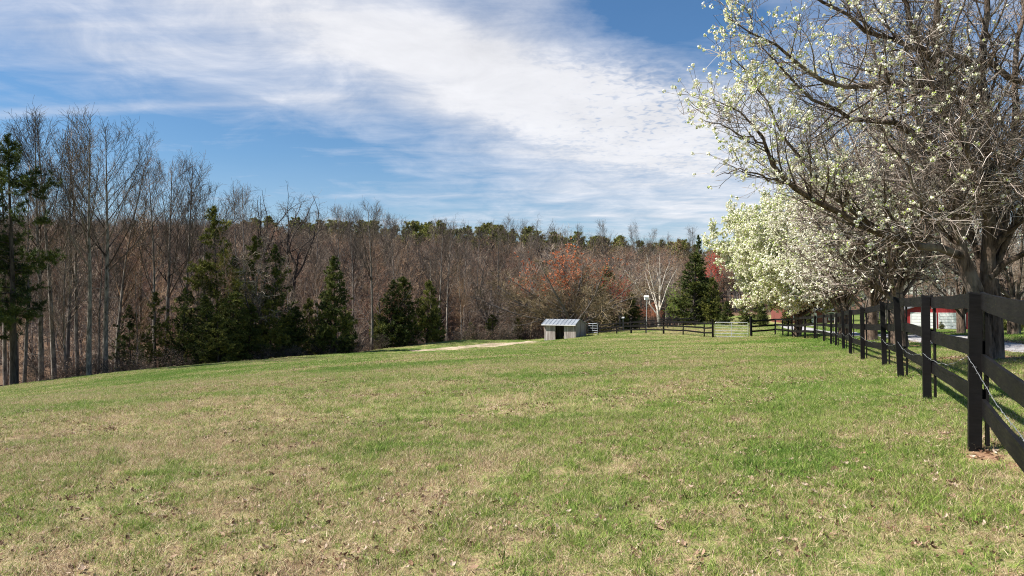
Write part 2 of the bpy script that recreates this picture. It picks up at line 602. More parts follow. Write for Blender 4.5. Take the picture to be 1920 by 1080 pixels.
def wood_weathered():
    m, t, out = new_mat("weathered_boards")
    oc = t.new('ShaderNodeTexCoord').outputs['Object']
    g = t.noise(t.scalev(oc, (14, 14, 0.9)), 1.0, 5, 0.65)
    n = t.noise(t.scalev(oc, (5, 5, .4)), 1.0, 3)
    c = t.ramp(t.math('MULTIPLY_ADD', t.math('SUBTRACT', n, .5), .9, g), [(0.25, (.12, .095, .085)), (0.5, (.36, .32, .30)), (0.8, (.55, .51, .49))])
    c = t.mix(t.math('MULTIPLY', attr(t, 'tint'), 0.55), c, (.15, .10, .085))
    principled(t, out, c, 0.9, bump=g, bstr=.5, bdist=.01, spec=.15)
    return m


def plain(name, c1, c2=None, rough=0.6, scale=3, metal=0.0, bstr=0.1, spec=.4):
    m, t, out = new_mat(name)
    n = t.noise(t.new('ShaderNodeTexCoord').outputs['Object'], scale, 4, .6)
    c = t.mix(t.mapr(n, .35, .65), c1, c2 or tuple(x * .75 for x in c1))
    principled(t, out, c, rough, bump=n, bstr=bstr, bdist=.01, metal=metal, spec=spec)
    return m


M['fence'] = fence_paint()
M['wood'] = wood_weathered()
M['tin'] = plain("tin_roof", (.36, .39, .42), (.25, .27, .29), .42, 1.5, .35)
M['tin_dark'] = plain("tin_roof_rib", (.18, .21, .25), (.24, .27, .30), .5, 3, .2)
M['galv'] = plain("galvanised_tube", (.62, .64, .66), (.45, .47, .49), .4, 6, .5)
M['wire'] = plain("fence_wire", (.26, .27, .28), (.15, .15, .15), .5, 10, .3)
M['white'] = plain("white_paint", (.82, .82, .80), (.72, .72, .70), .5, 2)
M['barn_red'] = plain("barn_red", (.34, .032, .034), (.30, .028, .03), .7, 2)
M['shingle'] = plain("shingle", (.12, .12, .125), (.08, .08, .085), .9, 3)
M['brick'] = plain("brick", (.20, .06, .045), (.13, .042, .035), .9, 8)
M['glass'] = plain("window_glass", (.05, .06, .07), (.03, .04, .05), .1, 2, 0, 0, .6)
M['black_pole'] = plain("dark_metal", (.06, .06, .06), (.04, .04, .04), .5, 3)


def gravel(name, cols, sc=12):
    m, t, out = new_mat(name)
    p = t.scalev(gpos(t), (1, 1, 0))
    a = t.noise(p, sc, 6, .75)
    b = t.noise(p, 0.7, 4, .6, .5)
    f = t.math('MULTIPLY_ADD', t.math('SUBTRACT', b, .5), .7, a)
    principled(t, out, t.ramp(f, cols), .95, bump=a, bstr=.8, bdist=.04, spec=.15)
    return m


M['gravel'] = gravel("gravel", [(.25, (.12, .105, .10)), (.45, (.30, .29, .29)), (.62, (.42, .41, .42)), (.8, (.30, .22, .16))], 16)
M['sand'] = gravel("sandy_soil", [(.25, (.18, .15, .08)), (.45, (.32, .255, .17)), (.6, (.42, .34, .245)), (.75, (.52, .44, .33))], 2.2)
M['dead_leaf'] = tint_mat("dead_leaf", [(0, (.07, .035, .022)), (.3, (.24, .14, .085)), (.6, (.38, .26, .18)), (1, (.52, .41, .32))], .8, .2, 3, .1)

# ------------------------------------------------------------------ ground sheet
def build_ground():
    def axis(lo, hi, fine_lo, fine_hi, step, grow_=1.12):
        a = list(np.arange(fine_lo, fine_hi, step))
        s = step
        x = fine_hi
        while x < hi:
            a.append(x)
            s *= grow_
            x += s
        a.append(hi)
        s = step
        x = fine_lo
        pre = []
        while x > lo:
            s *= grow_
            x -= s
            pre.append(max(x, lo))
        return np.array(sorted(set(pre)) + a)
    xs = axis(-1600, 1600, -55, 36, 0.55)
    ys = axis(-400, 1800, -6, 108, 0.55)
    X, Y = np.meshgrid(xs, ys)
    Z = height(X, Y)
    nx, ny = len(xs), len(ys)
    V = np.stack([X, Y, Z], -1).reshape(-1, 3)
    i = np.arange(nx * ny).reshape(ny, nx)
    Fc = np.stack([i[:-1, :-1], i[:-1, 1:], i[1:, 1:], i[1:, :-1]], -1).reshape(-1, 4)
    g = G().add(V, Fc)
    fs = forest_side(X, Y).ravel()
    forest = np.clip(0.5 + fs / 3.0, 0, 1)
    worn = np.zeros(len(V))
    xf, yf = X.ravel(), Y.ravel()
    for (cx, cy, r, a) in WORN:
        worn = np.maximum(worn, a * np.exp(-((xf - cx) ** 2 + (yf - cy) ** 2) / (r * r)))
    me = g.mesh("ground", [M['ground']], True, {'forest': ('FLOAT', forest.astype(np.float32)), 'worn': ('FLOAT', worn.astype(np.float32))})
    o = link(bpy.data.objects.new("ground", me))
    tag(o, kind='structure')


POSTS = [(1.15, .65), (2.5, 3.19), (3.88, 5.75), (5.27, 8.69), (6.45, 11.35), (7.9, 14.5), (8.77, 17.1), (10.0, 20.2), (11.4, 23.5), (12.75, 26.9),
         (14.1, 30.2), (15.6, 34.2), (17.2, 38.7)]
WORN = [(10.0, 14.2, 2.6, .75), (13.7, 24, 2.4, .6), (16.9, 32, 2.4, .7), (19.5, 40, 3.5, .8), (19.0, 45, 4.5, .75), (3.8, 5.3, .4, .9), (4.2, 4.2, .6, .5), (15.5, 37.5, 2.5, .5)]
WORN += [(x, y, .32, .75) for x, y in POSTS]
build_ground()


def ribbon(name, poly, widths, mat, lift, kind='structure', seed=0, step=.5, ragged=.35, across=7):
    rng = np.random.default_rng(seed)
    poly = np.array(poly, float)
    d = np.concatenate([[0], np.cumsum(np.linalg.norm(np.diff(poly, axis=0), axis=1))])
    s = np.arange(0, d[-1], step)
    # smooth centre line
    cx = np.interp(s, d, poly[:, 0])
    cy = np.interp(s, d, poly[:, 1])
    ker = np.ones(9) / 9
    cx = np.convolve(np.pad(cx, 4, 'edge'), ker, 'valid')
    cy = np.convolve(np.pad(cy, 4, 'edge'), ker, 'valid')
    w = np.interp(s, d, widths) / 2
    tx, ty = np.gradient(cx), np.gradient(cy)
    L = np.hypot(tx, ty)
    nx_, ny_ = -ty / L, tx / L
    rg = [np.convolve(rng.normal(0, 1, len(s) + 4), np.ones(5) / 5, 'valid') * ragged for _ in (0, 1)]
    offs = np.linspace(-1, 1, across)
    V = []
    for k, o_ in enumerate(offs):
        ww = w * o_ + (rg[0] if o_ < 0 else rg[1]) * abs(o_)
        x = cx + nx_ * ww
        y = cy + ny_ * ww
        V.append(np.stack([x, y, height(x, y) + lift - (0.03 if abs(o_) == 1 else 0)], -1))
    V = np.stack(V, 1)
    n = len(s)
    i = np.arange(n * across).reshape(n, across)
    Fc = np.stack([i[:-1, :-1], i[:-1, 1:], i[1:, 1:], i[1:, :-1]], -1).reshape(-1, 4)
    o = G().add(V.reshape(-1, 3), Fc).obj(name, [mat], smooth=True)
    tag(o, kind=kind)
    return o


ribbon("driveway", DRIVE, [2.9] * 7 + [3.2, 6], M['gravel'], .02, seed=3)
ribbon("path", TRACK, TRACKW, M['sand'], .025, seed=5, ragged=1.1, step=.35, across=9)


# ------------------------------------------------------------------ scatter (one object, geometry-nodes instances of its own variants)
def scatter(name, variants, mats, P, rot, scl, pick, label=None, cat=None, smooth=False):
    g = G()
    var = []
    for k, (V, T, fq, ft, mq, mt) in enumerate(variants):
        base = g.n
        g.V.append(V.astype(np.float32))
        g.T.append(T)
        if len(fq):
            g.Fq.append(fq + base)
            g.Mq.append(mq)
        if len(ft):
            g.Ft.append(ft + base)
            g.Mt.append(mt)
        g.n += len(V)
        var.append(np.full(len(V), k))
    nb = g.n
    g.V.append(P.astype(np.float32))
    g.T.append(np.zeros(len(P), np.float32))
    g.n += len(P)
    var.append(np.full(len(P), -1))
    var = np.concatenate(var).astype(np.int32)
    r3 = np.zeros((g.n, 3), np.float32)
    r3[nb:] = rot
    sc = np.zeros((g.n, 3), np.float32)
    sc[nb:] = scl if np.ndim(scl) == 2 else np.repeat(np.asarray(scl)[:, None], 3, 1)
    pk = np.zeros(g.n, np.int32)
    pk[nb:] = len(variants) - 1 - np.asarray(pick)      # joined instances come out last first
    me = g.mesh(name, mats, smooth, {'var': ('INT', var), 'rot3': ('FLOAT_VECTOR', r3), 'scl3': ('FLOAT_VECTOR', sc), 'pick': ('INT', pk)})
    o = link(bpy.data.objects.new(name, me))
    ng = bpy.data.node_groups.new(name + "_nodes", 'GeometryNodeTree')
    ng.interface.new_socket("Geometry", in_out='INPUT', socket_type='NodeSocketGeometry')
    ng.interface.new_socket("Geometry", in_out='OUTPUT', socket_type='NodeSocketGeometry')
    N, Lk = ng.nodes, ng.links
    gi, go = N.new('NodeGroupInput'), N.new('NodeGroupOutput')

    def na(nm, ty):
        a = N.new('GeometryNodeInputNamedAttribute')
        a.data_type = ty
        a.inputs[0].default_value = nm
        return next(s for s in a.outputs if s.name == 'Attribute' and s.enabled)

    def sepg(k):
        c = N.new('FunctionNodeCompare')
        c.data_type = 'INT'
        c.operation = 'EQUAL'
        ii = [s for s in c.inputs if s.type == 'INT']
        Lk.new(na('var', 'INT'), ii[0])
        ii[1].default_value = k
        sg = N.new('GeometryNodeSeparateGeometry')
        sg.domain = 'POINT'
        Lk.new(gi.outputs[0], sg.inputs[0])
        Lk.new(c.outputs[0], sg.inputs[1])
        return sg.outputs[0]
    jn = N.new('GeometryNodeJoinGeometry')
    for k in range(len(variants)):
        ti = N.new('GeometryNodeGeometryToInstance')
        Lk.new(sepg(k), ti.inputs[0])
        Lk.new(ti.outputs[0], jn.inputs[0])
    iop = N.new('GeometryNodeInstanceOnPoints')
    Lk.new(sepg(-1), iop.inputs['Points'])
    Lk.new(jn.outputs[0], iop.inputs['Instance'])
    iop.inputs['Pick Instance'].default_value = True
    Lk.new(na('pick', 'INT'), iop.inputs['Instance Index'])
    er = N.new('FunctionNodeEulerToRotation')
    Lk.new(na('rot3', 'FLOAT_VECTOR'), er.inputs[0])
    Lk.new(er.outputs[0], iop.inputs['Rotation'])
    Lk.new(na('scl3', 'FLOAT_VECTOR'), iop.inputs['Scale'])
    Lk.new(iop.outputs[0], go.inputs[0])
    md = o.modifiers.new("scatter", 'NODES')
    md.node_group = ng
    tag(o, label, cat, kind='stuff')
    return o


# ------------------------------------------------------------------ grass
def blades(rng, n, rad, lmin, lmax, w, lean=.5, ta=0.0, tb=1.0):
    a = rng.uniform(0, 2 * np.pi, n)
    r = rad * np.sqrt(rng.uniform(0, 1, n))
    P = np.stack([r * np.cos(a), r * np.sin(a), np.full(n, -.012)], -1)
    L = rng.uniform(lmin, lmax, n)
    d = rng.normal(0, lean, (n, 3))
    d[:, 2] = np.abs(d[:, 2]) * .3 + .3 if lean > 1.2 else 1
    d = nrm(d)
    b = rng.uniform(0, 2 * np.pi, n)
    s = np.stack([np.cos(b), np.sin(b), np.zeros(n)], -1) * w / 2 * rng.uniform(.6, 1.2, (n, 1))
    mid = P + d * L[:, None] * .55
    d2 = d.copy()
    d2[:, :2] += d[:, :2] * .8 + rng.normal(0, .35, (n, 2))
    d2[:, 2] *= .6
    tip = mid + nrm(d2) * L[:, None] * .5
    V = np.stack([P - s, P + s, mid + s * .8, mid - s * .8, tip], 1).reshape(-1, 3)
    i = np.arange(n)[:, None] * 5
    q = i + np.array([[0, 1, 2, 3]])
    tr = i + np.array([[3, 2, 4]])
    tint = np.repeat(rng.uniform(ta, tb, n), 5)
    g = G()
    g.V.append(V.astype(np.float32))
    g.T.append(tint.astype(np.float32))
    g.Fq.append(q)
    g.Mq.append(np.zeros(n, int))
    g.Ft.append(tr)
    g.Mt.append(np.zeros(n, int))
    g.n = len(V)
    return g.arrays()


def frustum_pts(rng, n, y0, y1, kx=.80, mx=2.0):
    y = rng.uniform(y0 ** 2, y1 ** 2, n) ** .5
    x = rng.uniform(-1, 1, n) * (y * kx + mx)
    return x, y


def vnoise(x, y, s, seed):
    """cheap smooth value noise"""
    r = np.random.default_rng(seed)
    T = r.uniform(0, 1, (64, 64))
    u, v = np.asarray(x) / s, np.asarray(y) / s
    iu, iv = np.floor(u).astype(int), np.floor(v).astype(int)
    fu, fv = u - iu, v - iv
    fu, fv = fu * fu * (3 - 2 * fu), fv * fv * (3 - 2 * fv)
    g = lambda a, b: T[a % 64, b % 64]
    return (g(iu, iv) * (1 - fu) + g(iu + 1, iv) * fu) * (1 - fv) + (g(iu, iv + 1) * (1 - fu) + g(iu + 1, iv + 1) * fu) * fv


def build_grass():
    rng = np.random.default_rng(11)
    var = []
    for k in range(4):      # flattened straw thatch
        var.append(blades(rng, 70, .17, .04, .10, .0036, 1.6, .45, 1.0))
    for k in range(4):      # low mixed tufts
        var.append(blades(rng, 60, .12, .025, .065 + .012 * k, .0036, .7, .0, .95))
    for k in range(4):      # green clumps, taller
        var.append(blades(rng, 40, .085, .04, .09 + .012 * k, .0042, .6, .0, .5))
    for k in range(4):      # far patches, bigger footprint
        var.append(blades(rng, 90, .36, .03, .075, .012, .75))
    XS, YS, PK, SC = [], [], [], []

    def lay(n, y0, y1, lo, hi, smin, smax, keep=None, kx=.80, mx=2.0):
        x, y = frustum_pts(rng, n, y0, y1, kx, mx)
        ok = forest_side(x, y) < -0.2 + vnoise(x, y, 1.3, 2) * .8
        ok &= seg_dist(x, y, DRIVE) > 1.35 + vnoise(x, y, .8, 4) * .5
        ts = seg_dist(x, y, TRACK)
        tw = np.interp(x, TRACK[:, 0], np.array(TRACKW) / 2)
        ok &= (ts > tw * (.45 + .8 * vnoise(x, y, .9, 9))) | (vnoise(x, y, .6, 12) > .72)
        for (cx, cy, r, a) in WORN:
            q = a * np.exp(-((x - cx) ** 2 + (y - cy) ** 2) / (r * r))
            ok &= q < .25 + .75 * vnoise(x, y, .35, 8)
        if keep is not None:
            ok &= keep(x, y)
        # not inside the shed
        lx, ly = x - SHED[0], y - SHED[1]
        c, s = math.cos(-SHED[2]), math.sin(-SHED[2])
        qx, qy = lx * c - ly * s, lx * s + ly * c
        ok &= ~((qx > 0) & (qx < 4.1) & (qy > 0) & (qy < 4.2))
        x, y = x[ok], y[ok]
        XS.append(x)
        YS.append(y)
        PK.append(rng.integers(lo, hi, len(x)))
        SC.append(rng.uniform(smin, smax, len(x)))
    thin = lambda x, y: vnoise(x, y, .13, 5) * .7 + vnoise(x, y, .6, 6) * .3 > .30
    lay(24000, 1.0, 9, 0, 4, .7, 1.25, None, .8, 6)
    lay(40000, 9, 24, 0, 4, .8, 1.4, None, .8, 7)
    lay(20000, 1.0, 9, 4, 8, .6, 1.2, thin, .8, 6)
    lay(40000, 9, 24, 4, 8, .8, 1.4, thin, .8, 7)
    clump = lambda x, y: vnoise(x, y, .20, 7) * .58 + vnoise(x, y, 1.1, 17) * .27 + .15 * (x > .42 * y - 2.5) > .47
    lay(20000, 1.0, 9, 8, 12, .6, 1.2, clump, .8, 6)
    lay(34000, 9, 26, 8, 12, .7, 1.3, clump, .8, 7)
    lay(48000, 23, 55, 12, 16, .7, 1.2, None, .8, 7)
    lay(26000, 54, 100, 12, 16, .9, 1.6, None, .6, 3)
    x, y = np.concatenate(XS), np.concatenate(YS)
    P = np.stack([x, y, height(x, y)], -1)
    rot = np.zeros((len(x), 3))
    rot[:, :2] = rng.normal(0, .06, (len(x), 2))
    rot[:, 2] = rng.uniform(0, 6.28, len(x))
    scatter("grass", var, [M['grass']], P, rot, np.concatenate(SC), np.concatenate(PK), "short green and straw coloured pasture grass", "grass")


SHED = (pX(1020.5, 83.0), 83.0, R(-24))


def leaf_variant(rng, n, rad, size):
    """curled dead leaves"""
    g = G()
    for i in range(n):
        a = rng.uniform(0, 6.28)
        r = rad * math.sqrt(rng.uniform())
        L = size * rng.uniform(.6, 1.2)
        W = L * rng.uniform(.35, .6)
        c = rng.uniform(.1, .5) * L
        V = np.array([[-L / 2, 0, c * .6], [-L * .15, -W / 2, c * .35], [L * .25, -W / 2.4, c * .3], [L / 2, 0, c], [L * .25, W / 2.4, c * .5], [-L * .15, W / 2, c * .3], [0, 0, 0]])
        V = V @ np.array(Euler((rng.normal(0, .5), rng.normal(0, .5), rng.uniform(0, 6.28))).to_matrix()).T
        V += [r * math.cos(a), r * math.sin(a), .018]
        g.add(V, [[0, 1, 6], [1, 2, 6], [2, 3, 6], [3, 4, 6], [4, 5, 6], [5, 0, 6]], rng.uniform())
    return g.arrays()


def build_leaves():
    rng = np.random.default_rng(21)
    var = [leaf_variant(rng, 3, .12, .065) for _ in range(5)]
    x1, y1 = frustum_pts(rng, 60000, 1.3, 30)
    k = vnoise(x1, y1, 1.2, 31) * .7 + vnoise(x1, y1, .4, 32) * .3 > .58 - .08 * (x1 > 1) - .13 * (y1 < 6.5)
    x1, y1 = x1[k], y1[k]
    # deep litter under the pear row
    x2 = rng.uniform(6, 26, 5000)
    y2 = rng.uniform(8, 48, 5000)
    k = (x2 > .43 * y2 + 2.0) & (seg_dist(x2, y2, DRIVE) > 1.2)
    x, y = np.concatenate([x1, x2[k]]), np.concatenate([y1, y2[k]])
    P = np.stack([x, y, height(x, y)], -1)
    rot = np.zeros((len(x), 3))
    rot[:, 2] = rng.uniform(0, 6.28, len(x))
    scatter("leaf_litter", var, [M['dead_leaf']], P, rot, rng.uniform(.35, .85, len(x)), rng.integers(0, 5, len(x)), "dry brown leaves scattered over the pasture grass", "leaf litter")


build_grass()
build_leaves()


# ------------------------------------------------------------------ fences
def post_mesh(g, x, y, h, w=.095, lean=(0, 0), z=None, rz=0.0):
    z = hz(x, y) if z is None else z
    # weathered top cut slightly slanted, fine bevel by a second smaller cap
    c, s = math.cos(rz), math.sin(rz)
    hw = w / 2
    rings = [(-.35, 1.0), (h - .012, 1.0), (h, .86)]
    V = []
    for (zz, k) in rings:
        for (i, j) in ((-1, -1), (1, -1), (1, 1), (-1, 1)):
            a, b = i * hw * k, j * hw * k
            V.append((x + a * c - b * s + lean[0] * zz, y + a * s + b * c + lean[1] * zz, z + zz + (0.012 * j if zz > 0 else 0)))
    Fc = []
    for r_ in range(2):
        for k in range(4):
            Fc.append([r_ * 4 + k, r_ * 4 + (k + 1) % 4, r_ * 4 + 4 + (k + 1) % 4, r_ * 4 + 4 + k])
    Fc.append([8, 9, 10, 11])
    g.add(V, Fc)


def rail_mesh(g, a, b, w=.028, h=.14, rng=None, sag=.0, n=6):
    a, b = np.array(a, float), np.array(b, float)
    d = b - a
    sd = np.array([d[1], -d[0], 0.0])
    sd /= np.linalg.norm(sd)
    ts = np.linspace(0, 1, n + 1)
    V = []
    bow = rng.normal(0, .008)
    for t_ in ts:
        p = a + d * t_
        p = p + sd * bow * math.sin(math.pi * t_)
        zz = sag * math.sin(math.pi * t_) + rng.normal(0, .0025)
        for (i, j) in ((-1, -1), (1, -1), (1, 1), (-1, 1)):
            V.append(p + sd * i * w / 2 + np.array([0, 0, j * (h / 2 + rng.normal(0, .0015)) - zz]))
    Fc = []
    for k in range(n):
        for q in range(4):
            Fc.append([k * 4 + q, k * 4 + 4 + q, k * 4 + 4 + (q + 1) % 4, k * 4 + (q + 1) % 4])
    Fc.append([0, 1, 2, 3])
    Fc.append([n * 4 + 3, n * 4 + 2, n * 4 + 1, n * 4])
    g.add(V, Fc)


def board_fence(name, label, pts, H=1.33, rails=(1.255, .83, .43), side=1, battens=True, post_h=None, group=None, seed=1, leans=None, kinks=None):
    """posts with rails on one side; side=+1: rails to the right of the walking direction"""
    rng = np.random.default_rng(seed)
    x0, y0 = pts[0]
    root = empty(name, (x0, y0, hz(x0, y0)))
    tag(root, label, "fence", group)
    bpy.context.view_layer.update()
    inv = Matrix.Translation((x0, y0, hz(x0, y0))).inverted()

    def put(g, nm):
        o = g.obj(nm, [M['fence']], root)
        o.location = (-x0, -y0, -hz(x0, y0))
        return o
    P = [np.array((x, y, hz(x, y))) for x, y in pts]
    for i, p in enumerate(P):
        q = P[min(i + 1, len(P) - 1)] - P[max(i - 1, 0)]
        rz = math.atan2(q[1], q[0])
        g = G()
        hh = H + (rng.normal(0, .018))
        if post_h and i in post_h:
            hh = post_h[i]
        ln = (rng.normal(0, .012), rng.normal(0, .012))
        if leans and i in leans:
            ln = leans[i]
        post_mesh(g, p[0], p[1], hh, .092 if not (post_h and i in post_h) else .15, ln, rz=rz)
        put(g, "post")
        if battens:
            sd = np.array([q[1], -q[0], 0.0])
            sd /= np.linalg.norm(sd)
            c = p + sd * side * (.048 + .028 + .0125)
            g = G()
            dd = q / np.linalg.norm(q)
            g.beam(c + [0, 0, .05], c + [0, 0, H - .04], .10, .022, up=sd)
            put(g, "batten")
    for i in range(len(P) - 1):
        a, b = P[i], P[i + 1]
        d = b - a
        d[2] = 0
        d /= np.linalg.norm(d)
        sd = np.array([d[1], -d[0], 0.0]) * side * (.048 + .0145)
        for k, r_ in enumerate(rails):
            g = G()
            ja, jb = rng.normal(0, .012), rng.normal(0, .012)
            if kinks and (i, k) in kinks:
                ja, jb = kinks[(i, k)]
            rail_mesh(g, a + sd + d * .003 + [0, 0, r_ + ja], b + sd - d * .003 + [0, 0, r_ + jb], rng=rng, sag=rng.uniform(0, .012))
            put(g, "rail")
    return root, P


def tube_path(pts, r, sides=6):
    pts = np.array(pts, float)[None]
    return tube(pts, np.full(pts.shape[:2], r), sides)


def tube(pts, rad, sides):
    """pts (N,S,3), rad (N,S) -> verts, quads"""
    N_, S = pts.shape[:2]
    tg = np.gradient(pts, axis=1)
    tg = nrm(tg)
    ch = nrm(pts[:, -1] - pts[:, 0] + 1e-6)
    ref = np.where(np.abs(ch[:, 2:3]) > .8, np.array([[1.0, 0.1, 0]]), np.array([[0.05, 0.1, 1.0]]))
    ref = np.broadcast_to(ref[:, None], tg.shape)
    u = nrm(np.cross(tg, ref))
    v = np.cross(tg, u)
    a = np.linspace(0, 2 * np.pi, sides, endpoint=False)
    V = pts[:, :, None] + rad[:, :, None, None] * (u[:, :, None] * np.cos(a)[None, None, :, None] + v[:, :, None] * np.sin(a)[None, None, :, None])
    i = np.arange(N_ * S * sides).reshape(N_, S, sides)
    j = np.roll(i, -1, axis=2)
    Fc = np.stack([i[:, :-1], j[:, :-1], j[:, 1:], i[:, 1:]], -1).reshape(-1, 4)
    return V.reshape(-1, 3), Fc


fence_root, FP = board_fence("board_fence", "long black three rail board fence running beside the pear trees", POSTS, seed=4,
                             leans={4: (-.045, .01)}, kinks={(1, 1): (-.06, -.09), (1, 2): (-.03, -.06)})


def build_wire():
    rng = np.random.default_rng(7)
    zs = [(1.15, .65, .70), (2.45, 3.15, .72), (2.83, 3.8, .745), (3.32, 4.7, .80), (3.80, 5.68, 1.02)]
    pts = []
    for a, b in zip(zs[:-1], zs[1:]):
        for t_ in np.linspace(0, 1, 14, endpoint=False):
            pts.append(np.array(a) * (1 - t_) + np.array(b) * t_)
    hs = {2: .79, 3: .60, 4: .60, 5: .58}
    W = [np.array((p[0] - .07, p[1] - .04, p[2] + hs.get(i, .6 + rng.normal(0, .03)))) for i, p in enumerate(FP)]
    for i in range(2, 12):
        a, b = W[i], W[i + 1]
        for t_ in np.linspace(0, 1, 16, endpoint=False):
            p = a * (1 - t_) + b * t_
            p[2] -= .10 * math.sin(math.pi * t_) * rng.uniform(.9, 1.1)
            pts.append(p)
    pts = np.array(pts)
    pts[1:-1] += rng.normal(0, .002, pts[1:-1].shape)
    # two twisted strands
    g = G()
    n = len(pts)
    tt = np.linspace(0, 1, n)
    fine = np.linspace(0, 1, n * 4)
    fp = np.stack([np.interp(fine, tt, pts[:, k]) for k in range(3)], -1)
    for ph in (0, math.pi):
        q = fp.copy()
        ang = np.arange(len(fp)) * 1.3 + ph
        q[:, 0] += np.cos(ang) * .002
        q[:, 2] += np.sin(ang) * .003
        V, Fc = tube(q[None], np.full((1, len(q)), .0015), 4)
        g.add(V, Fc)
    # barbs
    for k in range(6, len(fp) - 6, 9):
        d = rng.normal(0, 1, 3)
        d /= np.linalg.norm(d)
        g.beam(fp[k] - d * .014, fp[k] + d * .014, .003, .003, up=(.3, .5, .8))
    o = g.obj("wire", [M['wire']], fence_root)
    o.location = -Vector(fence_root.location)


build_wire()
board_fence("cross_fence", "black board fence between the metal gate and the pear tree corner",
            [(17.35, 39.2), (18.0, 42), (18.8, 45), (19.7, 48), (20.6, 51), (21.4, 54), (21.95, 57), (19.62, 56.05)], seed=9, side=-1, battens=False, post_h={7: 1.62})
GATE_A = (16.75, 57.0)
board_fence("cross_fence", "black board fence from the metal gate towards the old shed",
            [GATE_A, (17.3, 61.5), (16.6, 66.3), (15.75, 71), (14.7, 75), (13.65, 78.3), (12.45, 81.3), (10.6, 84.2)], seed=10, side=-1, battens=False, post_h={0: 1.55, 3: 1.45, 5: 1.4})
# low wire-mesh run behind
board_fence("back_fence", "low dark board fence behind the pole with white nest box",
            [(22.5, 84), (19.6, 86), (16.5, 88.5), (13.4, 90), (10.3, 91.5)], H=1.15, rails=(1.05, .6), seed=12, side=-1, battens=False)


def tube_gate(name, label, x, y, rz, W, H, mat, bars=5, mid=True, z=None, r=.022):
    root = empty(name, (x, y, hz(x, y) if z is None else z), rz)
    tag(root, label, "gate")
    g = G()
    c = .10
    pts = [(c, 0, .12), (W - c, 0, .12), (W - .03, 0, .14), (W, 0, .12 + c), (W, 0, H - c), (W - .03, 0, H - .03), (W - c, 0, H), (c, 0, H), (.03, 0, H - .03), (0, 0, H - c), (0, 0, .12 + c), (.03, 0, .14), (c, 0, .12)]
    V, Fc = tube_path(pts, r * 1.15, 8)
    g.add(V, Fc)
    g.obj("gate_frame", [mat], root, smooth=True)
    for k in range(1, bars):
        zz = .12 + (H - .12) * k / bars
        V, Fc = tube_path([(0, 0, zz), (W, 0, zz)], r, 6)
        G().add(V, Fc).obj("bar", [mat], root, smooth=True)
    if mid:
        V, Fc = tube_path([(W * .5, 0, .12), (W * .5, 0, H)], r * 1.1, 6)
        G().add(V, Fc).obj("upright", [mat], root, smooth=True)
    return root


tube_gate("farm_gate", "galvanised tube gate between two black posts in the fence", GATE_A[0] + .16, GATE_A[1] - .05, R(-18), 2.62, 1.28, M['galv'])


